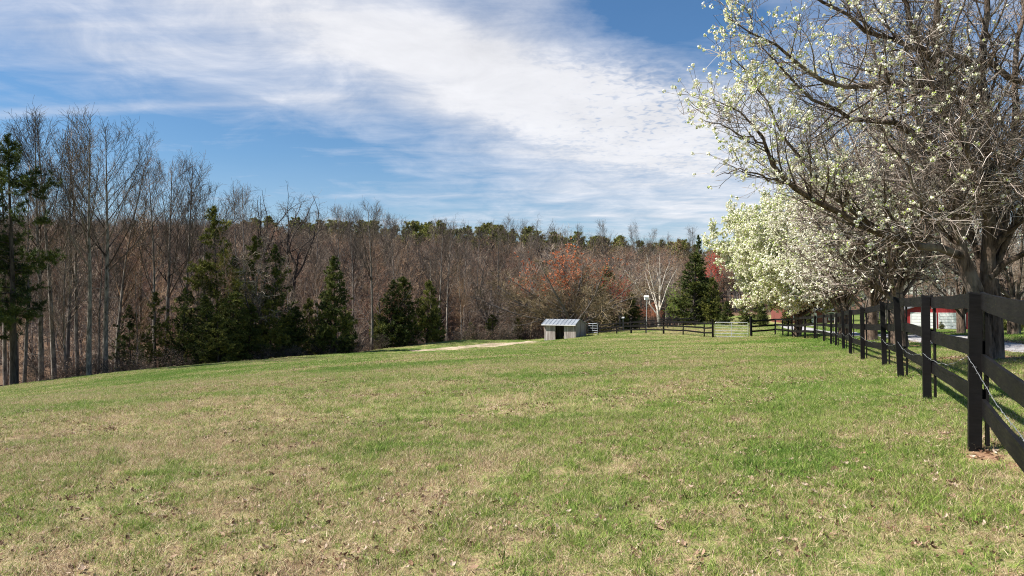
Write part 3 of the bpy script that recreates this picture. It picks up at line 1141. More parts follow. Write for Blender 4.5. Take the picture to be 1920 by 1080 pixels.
# ------------------------------------------------------------------ shed
def build_shed():
    sx, sy, rz = SHED
    W, D = 4.0, 4.1
    zb = min(hz(sx, sy), hz(sx + 3.6, sy - 1.6))
    zb = hz(sx, sy)
    root = empty("run_in_shed", (sx, sy, zb), rz)
    tag(root, "small weathered board shed with pale metal roof and open front", "shed")
    zr = hz(sx + W * math.cos(rz), sy + W * math.sin(rz)) - zb      # ground at the right corner
    EA, RI, BA, yr = 2.02, 2.53, 1.93, 1.32
    rng = np.random.default_rng(3)

    def planks(nm, a, b, top, bot, n, thick=.03):
        g = G()
        a, b = np.array(a, float), np.array(b, float)
        for i in range(n):
            t0, t1 = i / n, (i + 1) / n
            p0, p1 = a + (b - a) * (t0 + .03 / n), a + (b - a) * (t1 - .03 / n)
            d = (b - a) / np.linalg.norm(b - a)
            sd = np.array([d[1], -d[0]])
            o_ = rng.uniform(0, .012)
            zt0, zt1 = top(t0), top(t1)
            zb0 = bot(t0) + rng.uniform(-.02, .05)
            V = []
            for (p, zt) in ((p0, zt0), (p1, zt1)):
                for q in (-thick / 2 - o_, thick / 2 - o_):
                    for zz in (zb0, zt):
                        V.append((p[0] + sd[0] * q, p[1] + sd[1] * q, zz))
            Fc = [[0, 1, 3, 2], [4, 6, 7, 5], [0, 4, 5, 1], [2, 3, 7, 6], [1, 5, 7, 3], [0, 2, 6, 4]]
            g.add(V, Fc, rng.uniform(0, 1) ** 2)
        return g.obj(nm, [M['wood']], root)
    fb = lambda x: zr * x / W - .12
    # front: left panel, right panel, header board
    planks("front_wall", (0, 0), (1.36, 0), lambda t_: EA, lambda t_: fb(1.36 * t_), 7)
    planks("front_wall", (2.62, 0), (W, 0), lambda t_: EA, lambda t_: fb(2.62 + 1.38 * t_), 7)
    G().box((1.99, .02, EA - .06), (1.26, .05, .12), tint=.6).obj("header", [M['wood']], root)

    def side_top(y):
        return EA + (RI - EA) * y / yr if y < yr else RI + (BA - RI) * (y - yr) / (D - yr)
    planks("side_wall", (W, .02), (W, D), lambda t_: side_top(t_ * D), lambda t_: zr - .15 + .06 * t_, 20)
    planks("side_wall", (0, D), (0, .02), lambda t_: side_top((1 - t_) * D), lambda t_: -.15, 20)
    # back wall: open gap low in the middle-left
    planks("back_wall", (W, D), (2.2, D), lambda t_: BA, lambda t_: zr * .7 - .1, 9)
    planks("back_wall", (2.2, D), (1.0, D), lambda t_: BA, lambda t_: 1.05, 6)
    planks("back_wall", (1.0, D), (0, D), lambda t_: BA, lambda t_: -.1, 5)
    for (x, y) in ((.08, .08), (1.38, .08), (2.6, .08), (W - .08, .08), (.08, D - .08), (W - .08, D - .08), (2.1, 2.2)):
        G().box((x, y, .8), (.11, .11, 2.1), tint=.8).obj("corner_post", [M['wood']], root)
    # roof: two slopes of sheet metal with raised seams
    def slope(y0, z0, y1, z1, nm):
        x0, x1 = -.28, W + .10
        n = 9
        g = G()
        th = .03
        V = [(x0, y0, z0), (x1, y0, z0), (x1, y1, z1), (x0, y1, z1), (x0, y0, z0 + th), (x1, y0, z0 + th), (x1, y1, z1 + th), (x0, y1, z1 + th)]
        g.add(V, [[0, 3, 2, 1], [4, 5, 6, 7], [0, 1, 5, 4], [1, 2, 6, 5], [2, 3, 7, 6], [3, 0, 4, 7]])
        ro = g.obj(nm, [M['tin']], root)
        g = G()
        for k in range(n + 1):
            x = x0 + .03 + (x1 - x0 - .06) * k / n
            g.beam((x, y0 - .005, z0 + th + .022), (x, y1, z1 + th + .022), .045, .04)
        g.obj("seams", [M['tin_dark']], ro)
        return ro
    k1 = (RI - EA) / yr
    slope(-.32, EA - .32 * k1 + .03, yr, RI + .03, "roof")
    k2 = (BA - RI) / (D - yr)
    slope(D + .25, BA + .25 * k2 + .03, yr + .004, RI + .03, "roof")
    G().box((W / 2 - .09, -.335, EA - .32 * k1 + .015), (W + .38, .025, .09), tint=.0).obj("fascia", [plain("fascia", (.72, .70, .68), (.6, .58, .56))], root)
    return root


build_shed()
c_, s_ = math.cos(SHED[2]), math.sin(SHED[2])
bx_, by_ = SHED[0] + 4.12 * c_ - 4.0 * s_ * 1 + .1, SHED[1] + 4.12 * s_ + 4.0 * c_ - .3
tube_gate("corral_panel", "grey metal pen panel standing against the shed side", bx_, by_, R(-35), 1.35, 1.5, M['tin'], bars=5, mid=True, r=.024)


# nest box pole and second small box
def pole_box(name, label, px, Y, top_py, bw, bh, group=None):
    x = pX(px, Y)
    z = hz(x, Y)
    zt = 1.5 + (HZ - top_py) / F * Y
    H = zt - z
    root = empty(name, (x, Y, z))
    tag(root, label, "bird box", group)
    V, Fc = tube_path([(0, 0, -.3), (0.01, 0, H * .5), (0, 0, H - bh * .6)], .028, 8)
    G().add(V, Fc).obj("pole", [M['galv']], root, smooth=True)
    g = G()
    g.box((0, 0, H - bh * .62), (bw, bw * .8, bh * .55))
    bx = g.obj("box", [M['white']], root)
    g = G()
    hw, ov = bw * .62, bw * .56
    z0, z1 = H - bh * .34, H
    V = [(-hw, -ov, z0), (hw, -ov, z0), (hw, ov, z0), (-hw, ov, z0), (-hw, 0, z1), (hw, 0, z1)]
    g.add(V, [[0, 1, 5, 4], [2, 3, 4, 5], [0, 3, 2, 1]])
    g.add(V, [[0, 4, 3], [1, 2, 5]])
    g.obj("roof", [M['white']], root)
    g = G()
    for k in (-1, 0, 1):
        for zz in (0, 1):
            g = G()
            g.box((k * bw * .28, -bw * .4 - .004, H - bh * (.5 + .25 * zz)), (bw * .11, .01, bh * .11))
            g.obj("entrance", [M['black_pole']], bx)
    return root


pole_box("nest_box", "white martin house on a tall thin pole behind the fence", 1212, 77, 554, .42, .55)
pole_box("nest_box", "tiny white nest box on a low post near the corral panel", 1168, 89, 594, .28, .3)


# ------------------------------------------------------------------ buildings
def build_garage():
    Y = 92.0
    xl = pX(1697, Y)
    W = 8.6
    z = min(hz(xl, Y), hz(xl + W, Y)) - .05
    zt = 1.5 + (HZ - 615.5) / F * Y
    z = zt
    D = 9
    root = empty("red_garage", (xl, Y, z), R(-22))
    tag(root, "red barn style garage with white overhead doors beyond the driveway", "garage")
    EH, PH = 2.45, 4.1
    g = G()
    V = [(0, 0, -.4), (W, 0, -.4), (W, D, -.4), (0, D, -.4), (0, 0, EH), (W, 0, EH), (W, D, EH), (0, D, EH), (W / 2, 0, PH), (W / 2, D, PH)]
    g.add(V, [[0, 1, 5, 4], [1, 2, 6, 5], [2, 3, 7, 6], [3, 0, 4, 7]])
    g.add(V, [[4, 5, 8], [6, 7, 9]])
    for k in range(40):
        x = W * (k + .5) / 40
        zt_ = EH + (PH - EH) * (1 - abs(x - W / 2) / (W / 2)) - .08
        g.box((x, -.01, (zt_ - .3) / 2), (.04, .03, zt_ + .3))
    g.obj("wall", [M['barn_red']], root)
    for sgn in (-1, 1):
        g = G()
        xo = W / 2 + sgn * (W / 2 + .35)
        zo = EH - .35 * (PH - EH) / (W / 2)
        V = [(W / 2, -.35, PH + .02), (xo, -.35, zo + .02), (xo, D + .3, zo + .02), (W / 2, D + .3, PH + .02)]
        V += [(a, b, c + .12) for a, b, c in V]
        g.add(V, [[0, 1, 2, 3], [7, 6, 5, 4], [0, 4, 5, 1], [1, 5, 6, 2], [2, 6, 7, 3], [3, 7, 4, 0]])
        g.obj("roof", [M['shingle']], root)
    for (x0, w) in ((.72, 2.75), (3.95, 2.85)):
        h = 2.03
        gt = G()
        for (cx, cz, ww, hh) in ((x0 - .06, h / 2, .12, h + .2), (x0 + w + .06, h / 2, .12, h + .2), (x0 + w / 2, h + .04, w + .001, .12)):
            gt.box((cx, -.06, cz), (ww, .06, hh))
        g = G()
        for k in range(5):
            g.box((x0 + w / 2, -.045, h * (k + .5) / 5), (w - .004, .03, h / 5 - .025))
            for q in range(4):
                g.box((x0 + w * (q + .5) / 4, -.065, h * (k + .5) / 5), (w / 4 - .14, .012, h / 5 - .13))
        d = g.obj("garage_door", [M['white']], root)
        gt.obj("door_frame", [M['white']], d)
        G().box((x0 + w / 2, -.085, .35), (.18, .03, .04)).obj("handle", [M['black_pole']], d)
    for x in (.02, W - .02):
        G().box((x, -.04, EH / 2), (.14, .08, EH + .3)).obj("corner_board", [M['barn_red']], root)


build_garage()


def build_house(name, label, px0, px1, Y, ztop, wall, eave, roofh, rz=0.0, depth=8):
    xl, xr = pX(px0, Y), pX(px1, Y)
    W = xr - xl
    z = hz((xl + xr) / 2, Y) - .2
    root = empty(name, (xl, Y, z), rz)
    tag(root, label, "house")
    g = G()
    D = depth
    V = [(0, 0, -.5), (W, 0, -.5), (W, D, -.5), (0, D, -.5), (0, 0, eave), (W, 0, eave), (W, D, eave), (0, D, eave), (0, D / 2, eave + roofh), (W, D / 2, eave + roofh)]
    g.add(V, [[0, 1, 5, 4], [1, 2, 6, 5], [2, 3, 7, 6], [3, 0, 4, 7]])
    g.add(V, [[5, 6, 9], [7, 4, 8]])
    g.obj("wall", [wall], root)
    for sgn in (0, 1):
        g = G()
        yo = -.4 if sgn == 0 else D + .4
        zo = eave - .4 * roofh / (D / 2)
        V = [(-.4, yo, zo + .03), (W + .4, yo, zo + .03), (W + .4, D / 2, eave + roofh + .03), (-.4, D / 2, eave + roofh + .03)]
        V += [(a, b, c + .12) for a, b, c in V]
        g.add(V, [[0, 3, 2, 1], [4, 5, 6, 7], [0, 1, 5, 4], [1, 2, 6, 5], [2, 3, 7, 6], [3, 0, 4, 7]])
        ro = g.obj("roof", [M['shingle']], root)
    G().box((W * .25, D * .5, eave + roofh + .5), (.7, .6, 1.4)).obj("chimney", [M['brick']], ro)
    n = max(2, int(W / 3))
    for k in range(n):
        x = W * (k + .5) / n
        g = G()
        if k == n // 2:
            g.box((x, -.03, 1.0), (1.0, .06, 2.1))
            g.obj("door", [M['white']], root)
            continue
        for (cx, cz, ww, hh) in ((x - .5, 1.45, .1, 1.3), (x + .5, 1.45, .1, 1.3), (x, 2.15, 1.1, .1), (x, .75, 1.1, .1), (x, 1.45, .9, .05)):
            g.box((cx, -.03, cz), (ww, .06, hh))
        f = g.obj("window", [M['white']], root)
        G().box((x, -.012, 1.45), (.9, .02, 1.3)).obj("pane", [M['glass']], f)


build_house("brick_house", "low red brick house half hidden behind the white pear tree", 1476, 1575, 128, 2, M['brick'], 2.6, 1.9)


# ------------------------------------------------------------------ trees
def grow(rng, P, D, L, Rr, nseg, wob=.1, trop=.0, tip=.25, wobend=None):
    N_ = len(P)
    pts = np.empty((N_, nseg + 1, 3))
    pts[:, 0] = P
    d = nrm(D)
    st = (L / nseg)[:, None]
    for s in range(nseg):
        d = d + rng.normal(0, wob, (N_, 3))
        d[:, 2] += trop
        d = nrm(d)
        pts[:, s + 1] = pts[:, s] + d * st
    t_ = np.linspace(0, 1, nseg + 1)[None]
    rad = Rr[:, None] * (1 - (1 - tip) * t_)
    return pts, rad


def spawn(rng, pts, rad, per=None, dens=None, t0=.1, t1=1.0, a0=30, a1=60, lf=None, rk=.5, rmax=1.0, upbias=0.0, flat=0.0):
    S = pts.shape[1]
    L = np.linalg.norm(np.diff(pts, axis=1), axis=2).sum(1)
    if per is not None:
        n = np.full(len(pts), per)
    else:
        n = rng.poisson(np.maximum(L * dens * (t1 - t0), 0.01))
    idx = np.repeat(np.arange(len(pts)), n)
    if len(idx) == 0:
        return None
    # stratified positions along the parent
    k = np.concatenate([np.arange(c) for c in n]) if len(n) else np.zeros(0)
    nn = n[idx]
    t_ = t0 + (t1 - t0) * (k + rng.uniform(0, 1, len(idx))) / nn
    f = t_ * (S - 1)
    i0 = np.minimum(f.astype(int), S - 2)
    fr = (f - i0)[:, None]
    a, b = pts[idx, i0], pts[idx, i0 + 1]
    P = a * (1 - fr) + b * fr
    tg = nrm(b - a)
    r = rad[idx, i0] * (1 - fr[:, 0]) + rad[idx, i0 + 1] * fr[:, 0]
    q = rng.normal(0, 1, (len(idx), 3))
    q[:, 2] *= (1 - flat)
    q[:, 2] += upbias
    q = q - (q * tg).sum(1, keepdims=True) * tg
    q = nrm(q)
    an = np.radians(rng.uniform(a0, a1, len(idx)))[:, None]
    D = tg * np.cos(an) + q * np.sin(an)
    Ln = lf(t_, L[idx], rng)
    return P, D, Ln, np.minimum(r * rk, rmax), idx


def ends(pts, rng, frac=1.0, last=1):
    """points along the outer half of twigs and their directions"""
    i = rng.integers(1, pts.shape[1], len(pts))
    P = pts[np.arange(len(pts)), i]
    D = nrm(pts[:, -1] - pts[:, -2])
    k = rng.uniform(0, 1, len(pts)) < frac
    return P[k], D[k]


def tufts(g, rng, P, D, k, ln, w, spread=.9, tint=None, m=0, jitter=.0):
    """needle/spray tufts: k narrow triangles around each point"""
    n = len(P)
    if n == 0:
        return
    Pk = np.repeat(P, k, 0)
    Dk = nrm(np.repeat(D, k, 0) + rng.normal(0, spread, (n * k, 3)))
    if jitter:
        Pk = Pk + rng.normal(0, jitter, Pk.shape)
    L = ln * rng.uniform(.6, 1.2, (n * k, 1))
    s = nrm(np.cross(Dk, rng.normal(0, 1, (n * k, 3)))) * w / 2
    V = np.stack([Pk - s, Pk + s, Pk + Dk * L * .6 + s * .7, Pk + Dk * L], 1).reshape(-1, 3)
    Fc = np.arange(n * k * 4).reshape(-1, 4)
    tn = rng.uniform(0.1, .9, n) if tint is None else np.broadcast_to(tint, (n,))
    T = np.repeat(np.repeat(tn, k) + rng.normal(0, .12, n * k), 4)
    g.add(V, Fc, T, m)


def clusters(g, rng, C, rad, k, size, tints, m=0):
    """flower clusters: k small petals quads in a ball"""
    n = len(C)
    if n == 0:
        return
    o = nrm(rng.normal(0, 1, (n * k, 3)))
    ctr = np.repeat(C, k, 0) + o * (np.repeat(np.broadcast_to(rad, (n,)), k) * rng.uniform(.3, 1, n * k))[:, None]
    a = nrm(np.cross(o, rng.normal(0, 1, (n * k, 3))))
    b = nrm(np.cross(o, a) + o * rng.normal(0, .3, (n * k, 1)))
    s = size * rng.uniform(.6, 1.2, (n * k, 1)) / 2
    V = np.stack([ctr - a * s, ctr - b * s * .9, ctr + a * s, ctr + b * s * .9], 1).reshape(-1, 3)
    g.add(V, np.arange(n * k * 4).reshape(-1, 4), np.repeat(tints, 4), m)


def V3(*a):
    return np.array([a], float)


def branches(g, pts, rad, sides, tint=.5, m=0, rng=None):
    V, Fc = tube(pts, rad, sides)
    if rng is not None:
        tint = np.repeat(rng.uniform(.1, .9, len(pts)), pts.shape[1] * sides)
    g.add(V, Fc, tint, m)


LIB = {}


def lib(key, H, parts):
    """parts: [(part name, G, mats, smooth)]"""
    zs = np.concatenate([v[:, 2] for n, g, mt, sm in parts for v in g.V])
    H = float(np.percentile(zs, 99.9))          # height as grown
    LIB[key] = dict(H=H, parts=[(n, g.mesh(key + "_" + n, mt, sm)) for n, g, mt, sm in parts if g.n], raw=[(g, mt) for n, g, mt, sm in parts if g.n])


def poplar(key, seed, H=24, bark='bark_pale', twig='twig_dark', clear=.42, spread=.26, n1=26, lod=1.0, R0=.24, asc=.055, wob=.012, buds=None, fork=False):
    rng = np.random.default_rng(seed)
    tp, tr = grow(rng, V3(0, 0, -.8), V3(rng.normal(0, .015), rng.normal(0, .015), 1), np.array([H + .8]), np.array([R0]), 16, wob, 0, .06)
    gt, gc = G(), G()
    branches(gt, tp, tr, 9)
    sp = H * spread
    f1 = lambda t_, L, r: sp * 1.75 * (1.0 - ((t_ - clear) / (1 - clear))) ** .9 * r.uniform(.55, 1.1, len(t_)) + .7
    s1 = spawn(rng, tp, tr, per=n1, t0=clear, t1=.985, a0=22, a1=44, lf=f1, rk=.42, rmax=.085)
    p1, r1 = grow(rng, *s1[:4], 9, .045, asc, .15)
    # a few dead stubs low on the bole
    s0 = spawn(rng, tp, tr, per=4, t0=.15, t1=clear, a0=55, a1=95, lf=lambda t_, L, r: r.uniform(.5, 2.2, len(t_)), rk=.2, rmax=.04)
    p0, r0 = grow(rng, *s0[:4], 4, .14, .02, .2)
    branches(gc, p1, np.maximum(r1, .012), 5, rng=rng)
    branches(gt, p0, r0, 4, .5, 0)
    s2 = spawn(rng, p1, r1, dens=2.6 * lod, t0=.18, t1=1, a0=18, a1=45, lf=lambda t_, L, r: (.30 * L * (1.1 - t_) + .7) * r.uniform(.6, 1.2, len(t_)), rk=.5, rmax=.03)
    p2, r2 = grow(rng, *s2[:4], 4, .08, .05, .3)
    r2 = np.maximum(r2, .011)
    branches(gc, p2, r2, 3, m=0, rng=rng)
    s3 = spawn(rng, p2, r2, dens=4.6 * lod, t0=.1, t1=1, a0=25, a1=60, lf=lambda t_, L, r: r.uniform(.3, .95, len(t_)), rk=.6, rmax=.011)
    p3, r3 = grow(rng, *s3[:4], 2, .1, .05, .5)
    r3 = np.maximum(r3, .008)
    branches(gc, p3, r3, 3, m=0, rng=rng)
    # leader twigs at the very top
    st = spawn(rng, tp, tr, per=14, t0=.9, t1=1, a0=15, a1=40, lf=lambda t_, L, r: r.uniform(.5, 1.6, len(t_)), rk=1, rmax=.02)
    pt, rt = grow(rng, *st[:4], 3, .06, .05, .3)
    branches(gc, pt, np.maximum(rt, .008), 3, rng=rng)
    mats = [M[twig]]
    if buds:
        C, _ = ends(p3, rng, 1.0)
        clusters(gc, rng, C, .06, 3, .075, rng.uniform(0, 1, len(C) * 3), 1)
        mats.append(M[buds])
    lib(key, H, [("trunk", gt, [M[bark]], True), ("crown", gc, mats, False)])


def hardwood(key, seed, H=16, bark='bark_grey', twig='twig_brown', bole=.3, R0=.22, nlead=6, a0=18, a1=48, wob=.1, lod=1.0, asc=.03, buds=None, twr=.008, budtop=0.0, budsize=.08, d1=1.9, wide=.75):
    rng = np.random.default_rng(seed)
    gt, gc = G(), G()
    bl = H * bole
    tp, tr = grow(rng, V3(0, 0, -.8), V3(rng.normal(0, .04), rng.normal(0, .04), 1), np.array([bl + .8]), np.array([R0]), 6, .03, 0, .7)
    branches(gt, tp, tr, 9)
    top = tp[:, -1]
    s = spawn(rng, tp, tr, per=nlead, t0=.72, t1=1, a0=a0, a1=a1, lf=lambda t_, L, r: (H - bl) * r.uniform(.7, 1.05, len(t_)), rk=.62)
    pl, rl = grow(rng, *s[:4], 10, wob, asc, .12)
    branches(gt, pl, rl, 6)
    s1 = spawn(rng, pl, rl, dens=d1, t0=.15, t1=1, a0=30, a1=65, lf=lambda t_, L, r: (.42 * L * (1.12 - t_) * wide * 1.3 + .3) * r.uniform(.5, 1.15, len(t_)), rk=.5, rmax=.07)
    p1, r1 = grow(rng, *s1[:4], 6, wob * 1.1, .03, .2)
    branches(gt, p1, r1, 4)
    s2 = spawn(rng, p1, r1, dens=4.0 * lod, t0=.1, t1=1, a0=30, a1=65, lf=lambda t_, L, r: (.4 * L * (1.1 - t_) + .35) * r.uniform(.6, 1.2, len(t_)), rk=.5, rmax=.025)
    p2, r2 = grow(rng, *s2[:4], 4, .13, .02, .3)
    r2 = np.maximum(r2, twr)
    branches(gc, p2, r2, 3, rng=rng)
    s3 = spawn(rng, p2, r2, dens=4.5 * lod, t0=.1, t1=1, a0=30, a1=65, lf=lambda t_, L, r: r.uniform(.2, .8, len(t_)), rk=.6, rmax=.01)
    p3, r3 = grow(rng, *s3[:4], 2, .15, .02, .5)
    r3 = np.maximum(r3, twr * .75)
    branches(gc, p3, r3, 3, rng=rng)
    mats = [M[twig]]
    if buds:
        C, _ = ends(p3, rng, 1.0)
        C = C[C[:, 2] > H * budtop * rng.uniform(.8, 1.15, len(C))]
        clusters(gc, rng, C, .11, 3, budsize, rng.uniform(0, 1, len(C) * 3), 1)
        mats.append(M[buds])
    lib(key, H, [("trunk", gt, [M[bark]], True), ("crown", gc, mats, False)])


def conifer(key, seed, H=10, Rm=2.4, fol='cedar', n1=150, shape=.75, base=.04, d2=6.0, k=9, ln=.26, w=.06, a0=62, a1=88, gaps=0.0, asc=.05, bark='bark_dark', R0=.16, irregular=.25, l2=.36, sp=.8, tuftd=7.5):
    rng = np.random.default_rng(seed)
    gt, gc = G(), G()
    tp, tr = grow(rng, V3(0, 0, -.6), V3(rng.normal(0, .02), rng.normal(0, .02), 1), np.array([H + .5]), np.array([R0]), 12, .012, 0, .08)
    branches(gt, tp, tr, 8)

    def f1(t_, L, r):
        u_ = (t_ - base) / (1 - base)
        env = np.minimum(1, (1 - u_) ** shape * 1.05) * np.minimum(1, .55 + u_ * 3)
        ln_ = Rm * env * r.uniform(1 - irregular * 1.3, 1 + irregular, len(t_)) + .15
        if gaps:
            ln_ = np.where(r.uniform(0, 1, len(t_)) < gaps, ln_ * .4, ln_)
        return ln_
    s1 = spawn(rng, tp, tr, per=n1, t0=base + .02, t1=.985, a0=a0, a1=a1, lf=f1, rk=.3, rmax=.05)
    p1, r1 = grow(rng, *s1[:4], 6, .06, asc, .2)
    branches(gt, p1, r1, 4)
    s2 = spawn(rng, p1, r1, dens=d2, t0=.2, t1=1, a0=30, a1=65, lf=lambda t_, L, r: (l2 * L * (1.15 - t_) + .14) * r.uniform(.6, 1.3, len(t_)), rk=.5, rmax=.02)
    p2, r2 = grow(rng, *s2[:4], 3, .1, .05, .3)
    branches(gc, p2, np.maximum(r2, .006), 3, .2, 1)
    # tufts: along level-2 twigs and at the ends of level-1
    s3 = spawn(rng, p2, r2, dens=tuftd, t0=.1, t1=1, a0=10, a1=60, lf=lambda t_, L, r: np.ones(len(t_)), rk=1)
    # colour drift per branch
    bt = rng.uniform(.15, .85, len(p1))
    tint = bt[s2[4]][s3[4]] + rng.normal(0, .12, len(s3[4]))
    tufts(gc, rng, s3[0], s3[1], k, ln, w, sp, tint)
    e1 = p1[:, -1]
    tufts(gc, rng, e1, nrm(p1[:, -1] - p1[:, -2]), k, ln, w, sp)
    sx = spawn(rng, tp, tr, per=26, t0=.86, t1=1, a0=25, a1=70, lf=lambda t_, L, r: r.uniform(.35, .8, len(t_)) * (1.0 - (t_ - .86) * 6.6) * Rm * .34 + .06, rk=.6, rmax=.02)
    px_, rx_ = grow(rng, *sx[:4], 4, .08, .05, .3)
    branches(gc, px_, rx_, 3, .2, 1)
    for q_ in (1, 2, 3, 4):
        tufts(gc, rng, px_[:, q_], nrm(px_[:, -1] - px_[:, -2]), k, ln * .9, w, sp)
    top = tp[0, -3:]
    tufts(gc, rng, top, np.repeat(V3(0, 0, 1), 3, 0), k, ln * .9, w * .7, .4, jitter=.03)
    lib(key, H, [("trunk", gt, [M[bark]], True), ("crown", gc, [M[fol], M[bark]], False)])


def place(key, name, x, y, H, label, cat="tree", group=None, rz=None, rng=random, wide=1.0, dz=0.0, parts=None, names=None):
    L = LIB[key]
    s = H / L['H']
    root = empty(name, (x, y, hz(x, y) + dz), (rz if rz is not None else rng.uniform(0, 6.28)), (s * wide, s * wide, s))
    tag(root, label, cat, group)
    for n, me in L['parts']:
        link(bpy.data.objects.new((names or {}).get(n, n), me), root)
    return root


def by_px(key, name, px, Y, top_py, label, **kw):
    x = pX(px, Y)
    zt = 1.5 + (HZ - top_py) / F * Y
    return place(key, name, x, Y, zt - hz(x, Y), label, **kw)


random.seed(5)
poplar('pop1', 1, spread=.24)
poplar('pop2', 2, spread=.28, clear=.45, n1=20)
poplar('pop3', 3, spread=.22, clear=.38, n1=26, R0=.2)
poplar('pop4', 4, spread=.30, clear=.42, n1=22, R0=.27)
poplar('slim1', 5, H=20, spread=.15, clear=.3, n1=26, R0=.17, bark='bark_pale', twig='twig_brown', wob=.02)
poplar('slim2', 6, H=20, spread=.19, clear=.25, n1=30, R0=.18, bark='bark_grey', twig='twig_grey', wob=.025)
hardwood('oak1', 111, H=18, bark='bark_dark', twig='twig_dark', bole=.5, nlead=6, wob=.17, a0=15, a1=42, asc=.05, wide=.6)
hardwood('hard1', 12, H=16, bole=.35, nlead=5, a0=12, a1=38, twr=.013, lod=.62)
hardwood('hard2', 13, H=15, bole=.25, nlead=6, a0=12, a1=42, twig='twig_grey', twr=.013, lod=.62)
hardwood('hard3', 14, H=14, bole=.22, nlead=7, a0=12, a1=45, twig='twig_red', twr=.012, lod=.7)
hardwood('round', 15, H=10, bark='bark_grey', twig='twig_olive', bole=.10, nlead=18, a0=12, a1=72, wob=.07, asc=.012, d1=2.6, lod=1.3, R0=.3, wide=.62, twr=.011)
hardwood('white', 16, H=11, bark='bark_white', twig='twig_olive', bole=.22, nlead=7, a0=8, a1=34, wob=.06, asc=.03, R0=.24, lod=.5, d1=.9)
hardwood('maple', 17, H=12, bole=.25, nlead=7, a0=12, a1=45, twig='twig_red', buds='bud_red', budtop=.5, budsize=.14)
hardwood('maple2', 18, H=12, bole=.2, nlead=8, a0=12, a1=50, twig='twig_red', buds='bud_orange', budtop=.5, budsize=.15)
hardwood('willow', 19, H=9, bole=.12, nlead=8, a0=10, a1=45, twig='twig_olive', buds='new_leaf', budtop=.05, budsize=.15)
hardwood('brush', 20, H=3.2, bark='bark_dark', twig='twig_brown', bole=.04, nlead=9, a0=8, a1=50, R0=.035, lod=2.0, d1=3.0, twr=.006)
conifer('cedar1', 31, H=10, Rm=2.3)
conifer('cedar2', 32, H=10, Rm=2.8, fol='cedar_olive', n1=130, gaps=.15, irregular=.35)
conifer('cedar3', 33, H=9, Rm=2.0, shape=.6, n1=150)
conifer('vpine1', 34, H=14, Rm=3.1, fol='cedar_olive', n1=80, base=.10, shape=.62, gaps=.25, irregular=.5, a0=55, a1=95, d2=4.6, ln=.32, k=10, asc=.03, l2=.36)
conifer('vpine2', 35, H=14, Rm=3.3, fol='cedar', n1=90, base=.06, shape=.62, gaps=.2, irregular=.45, a0=60, a1=98, d2=4.8, ln=.3, k=10, asc=.02)
conifer('bigpine', 36, H=19, Rm=4.6, fol='pine', n1=64, base=.26, shape=.55, gaps=.35, irregular=.5, a0=62, a1=98, d2=5.0, ln=.36, k=13, w=.05, asc=.03, R0=.27, l2=.34, tuftd=6)
conifer('spruce', 37, H=12, Rm=2.2, fol='pine', n1=80, base=.05, shape=1.0, irregular=.3, a0=60, a1=85, ln=.28)
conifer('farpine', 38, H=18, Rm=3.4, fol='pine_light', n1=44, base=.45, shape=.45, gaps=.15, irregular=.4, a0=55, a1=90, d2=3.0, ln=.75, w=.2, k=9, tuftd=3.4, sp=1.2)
conifer('farpine2', 39, H=18, Rm=4.0, fol='pine_light', n1=36, base=.5, shape=.4, gaps=.2, irregular=.5, a0=50, a1=90, d2=3.0, ln=.75, w=.2, k=9, tuftd=3.4, sp=1.2)


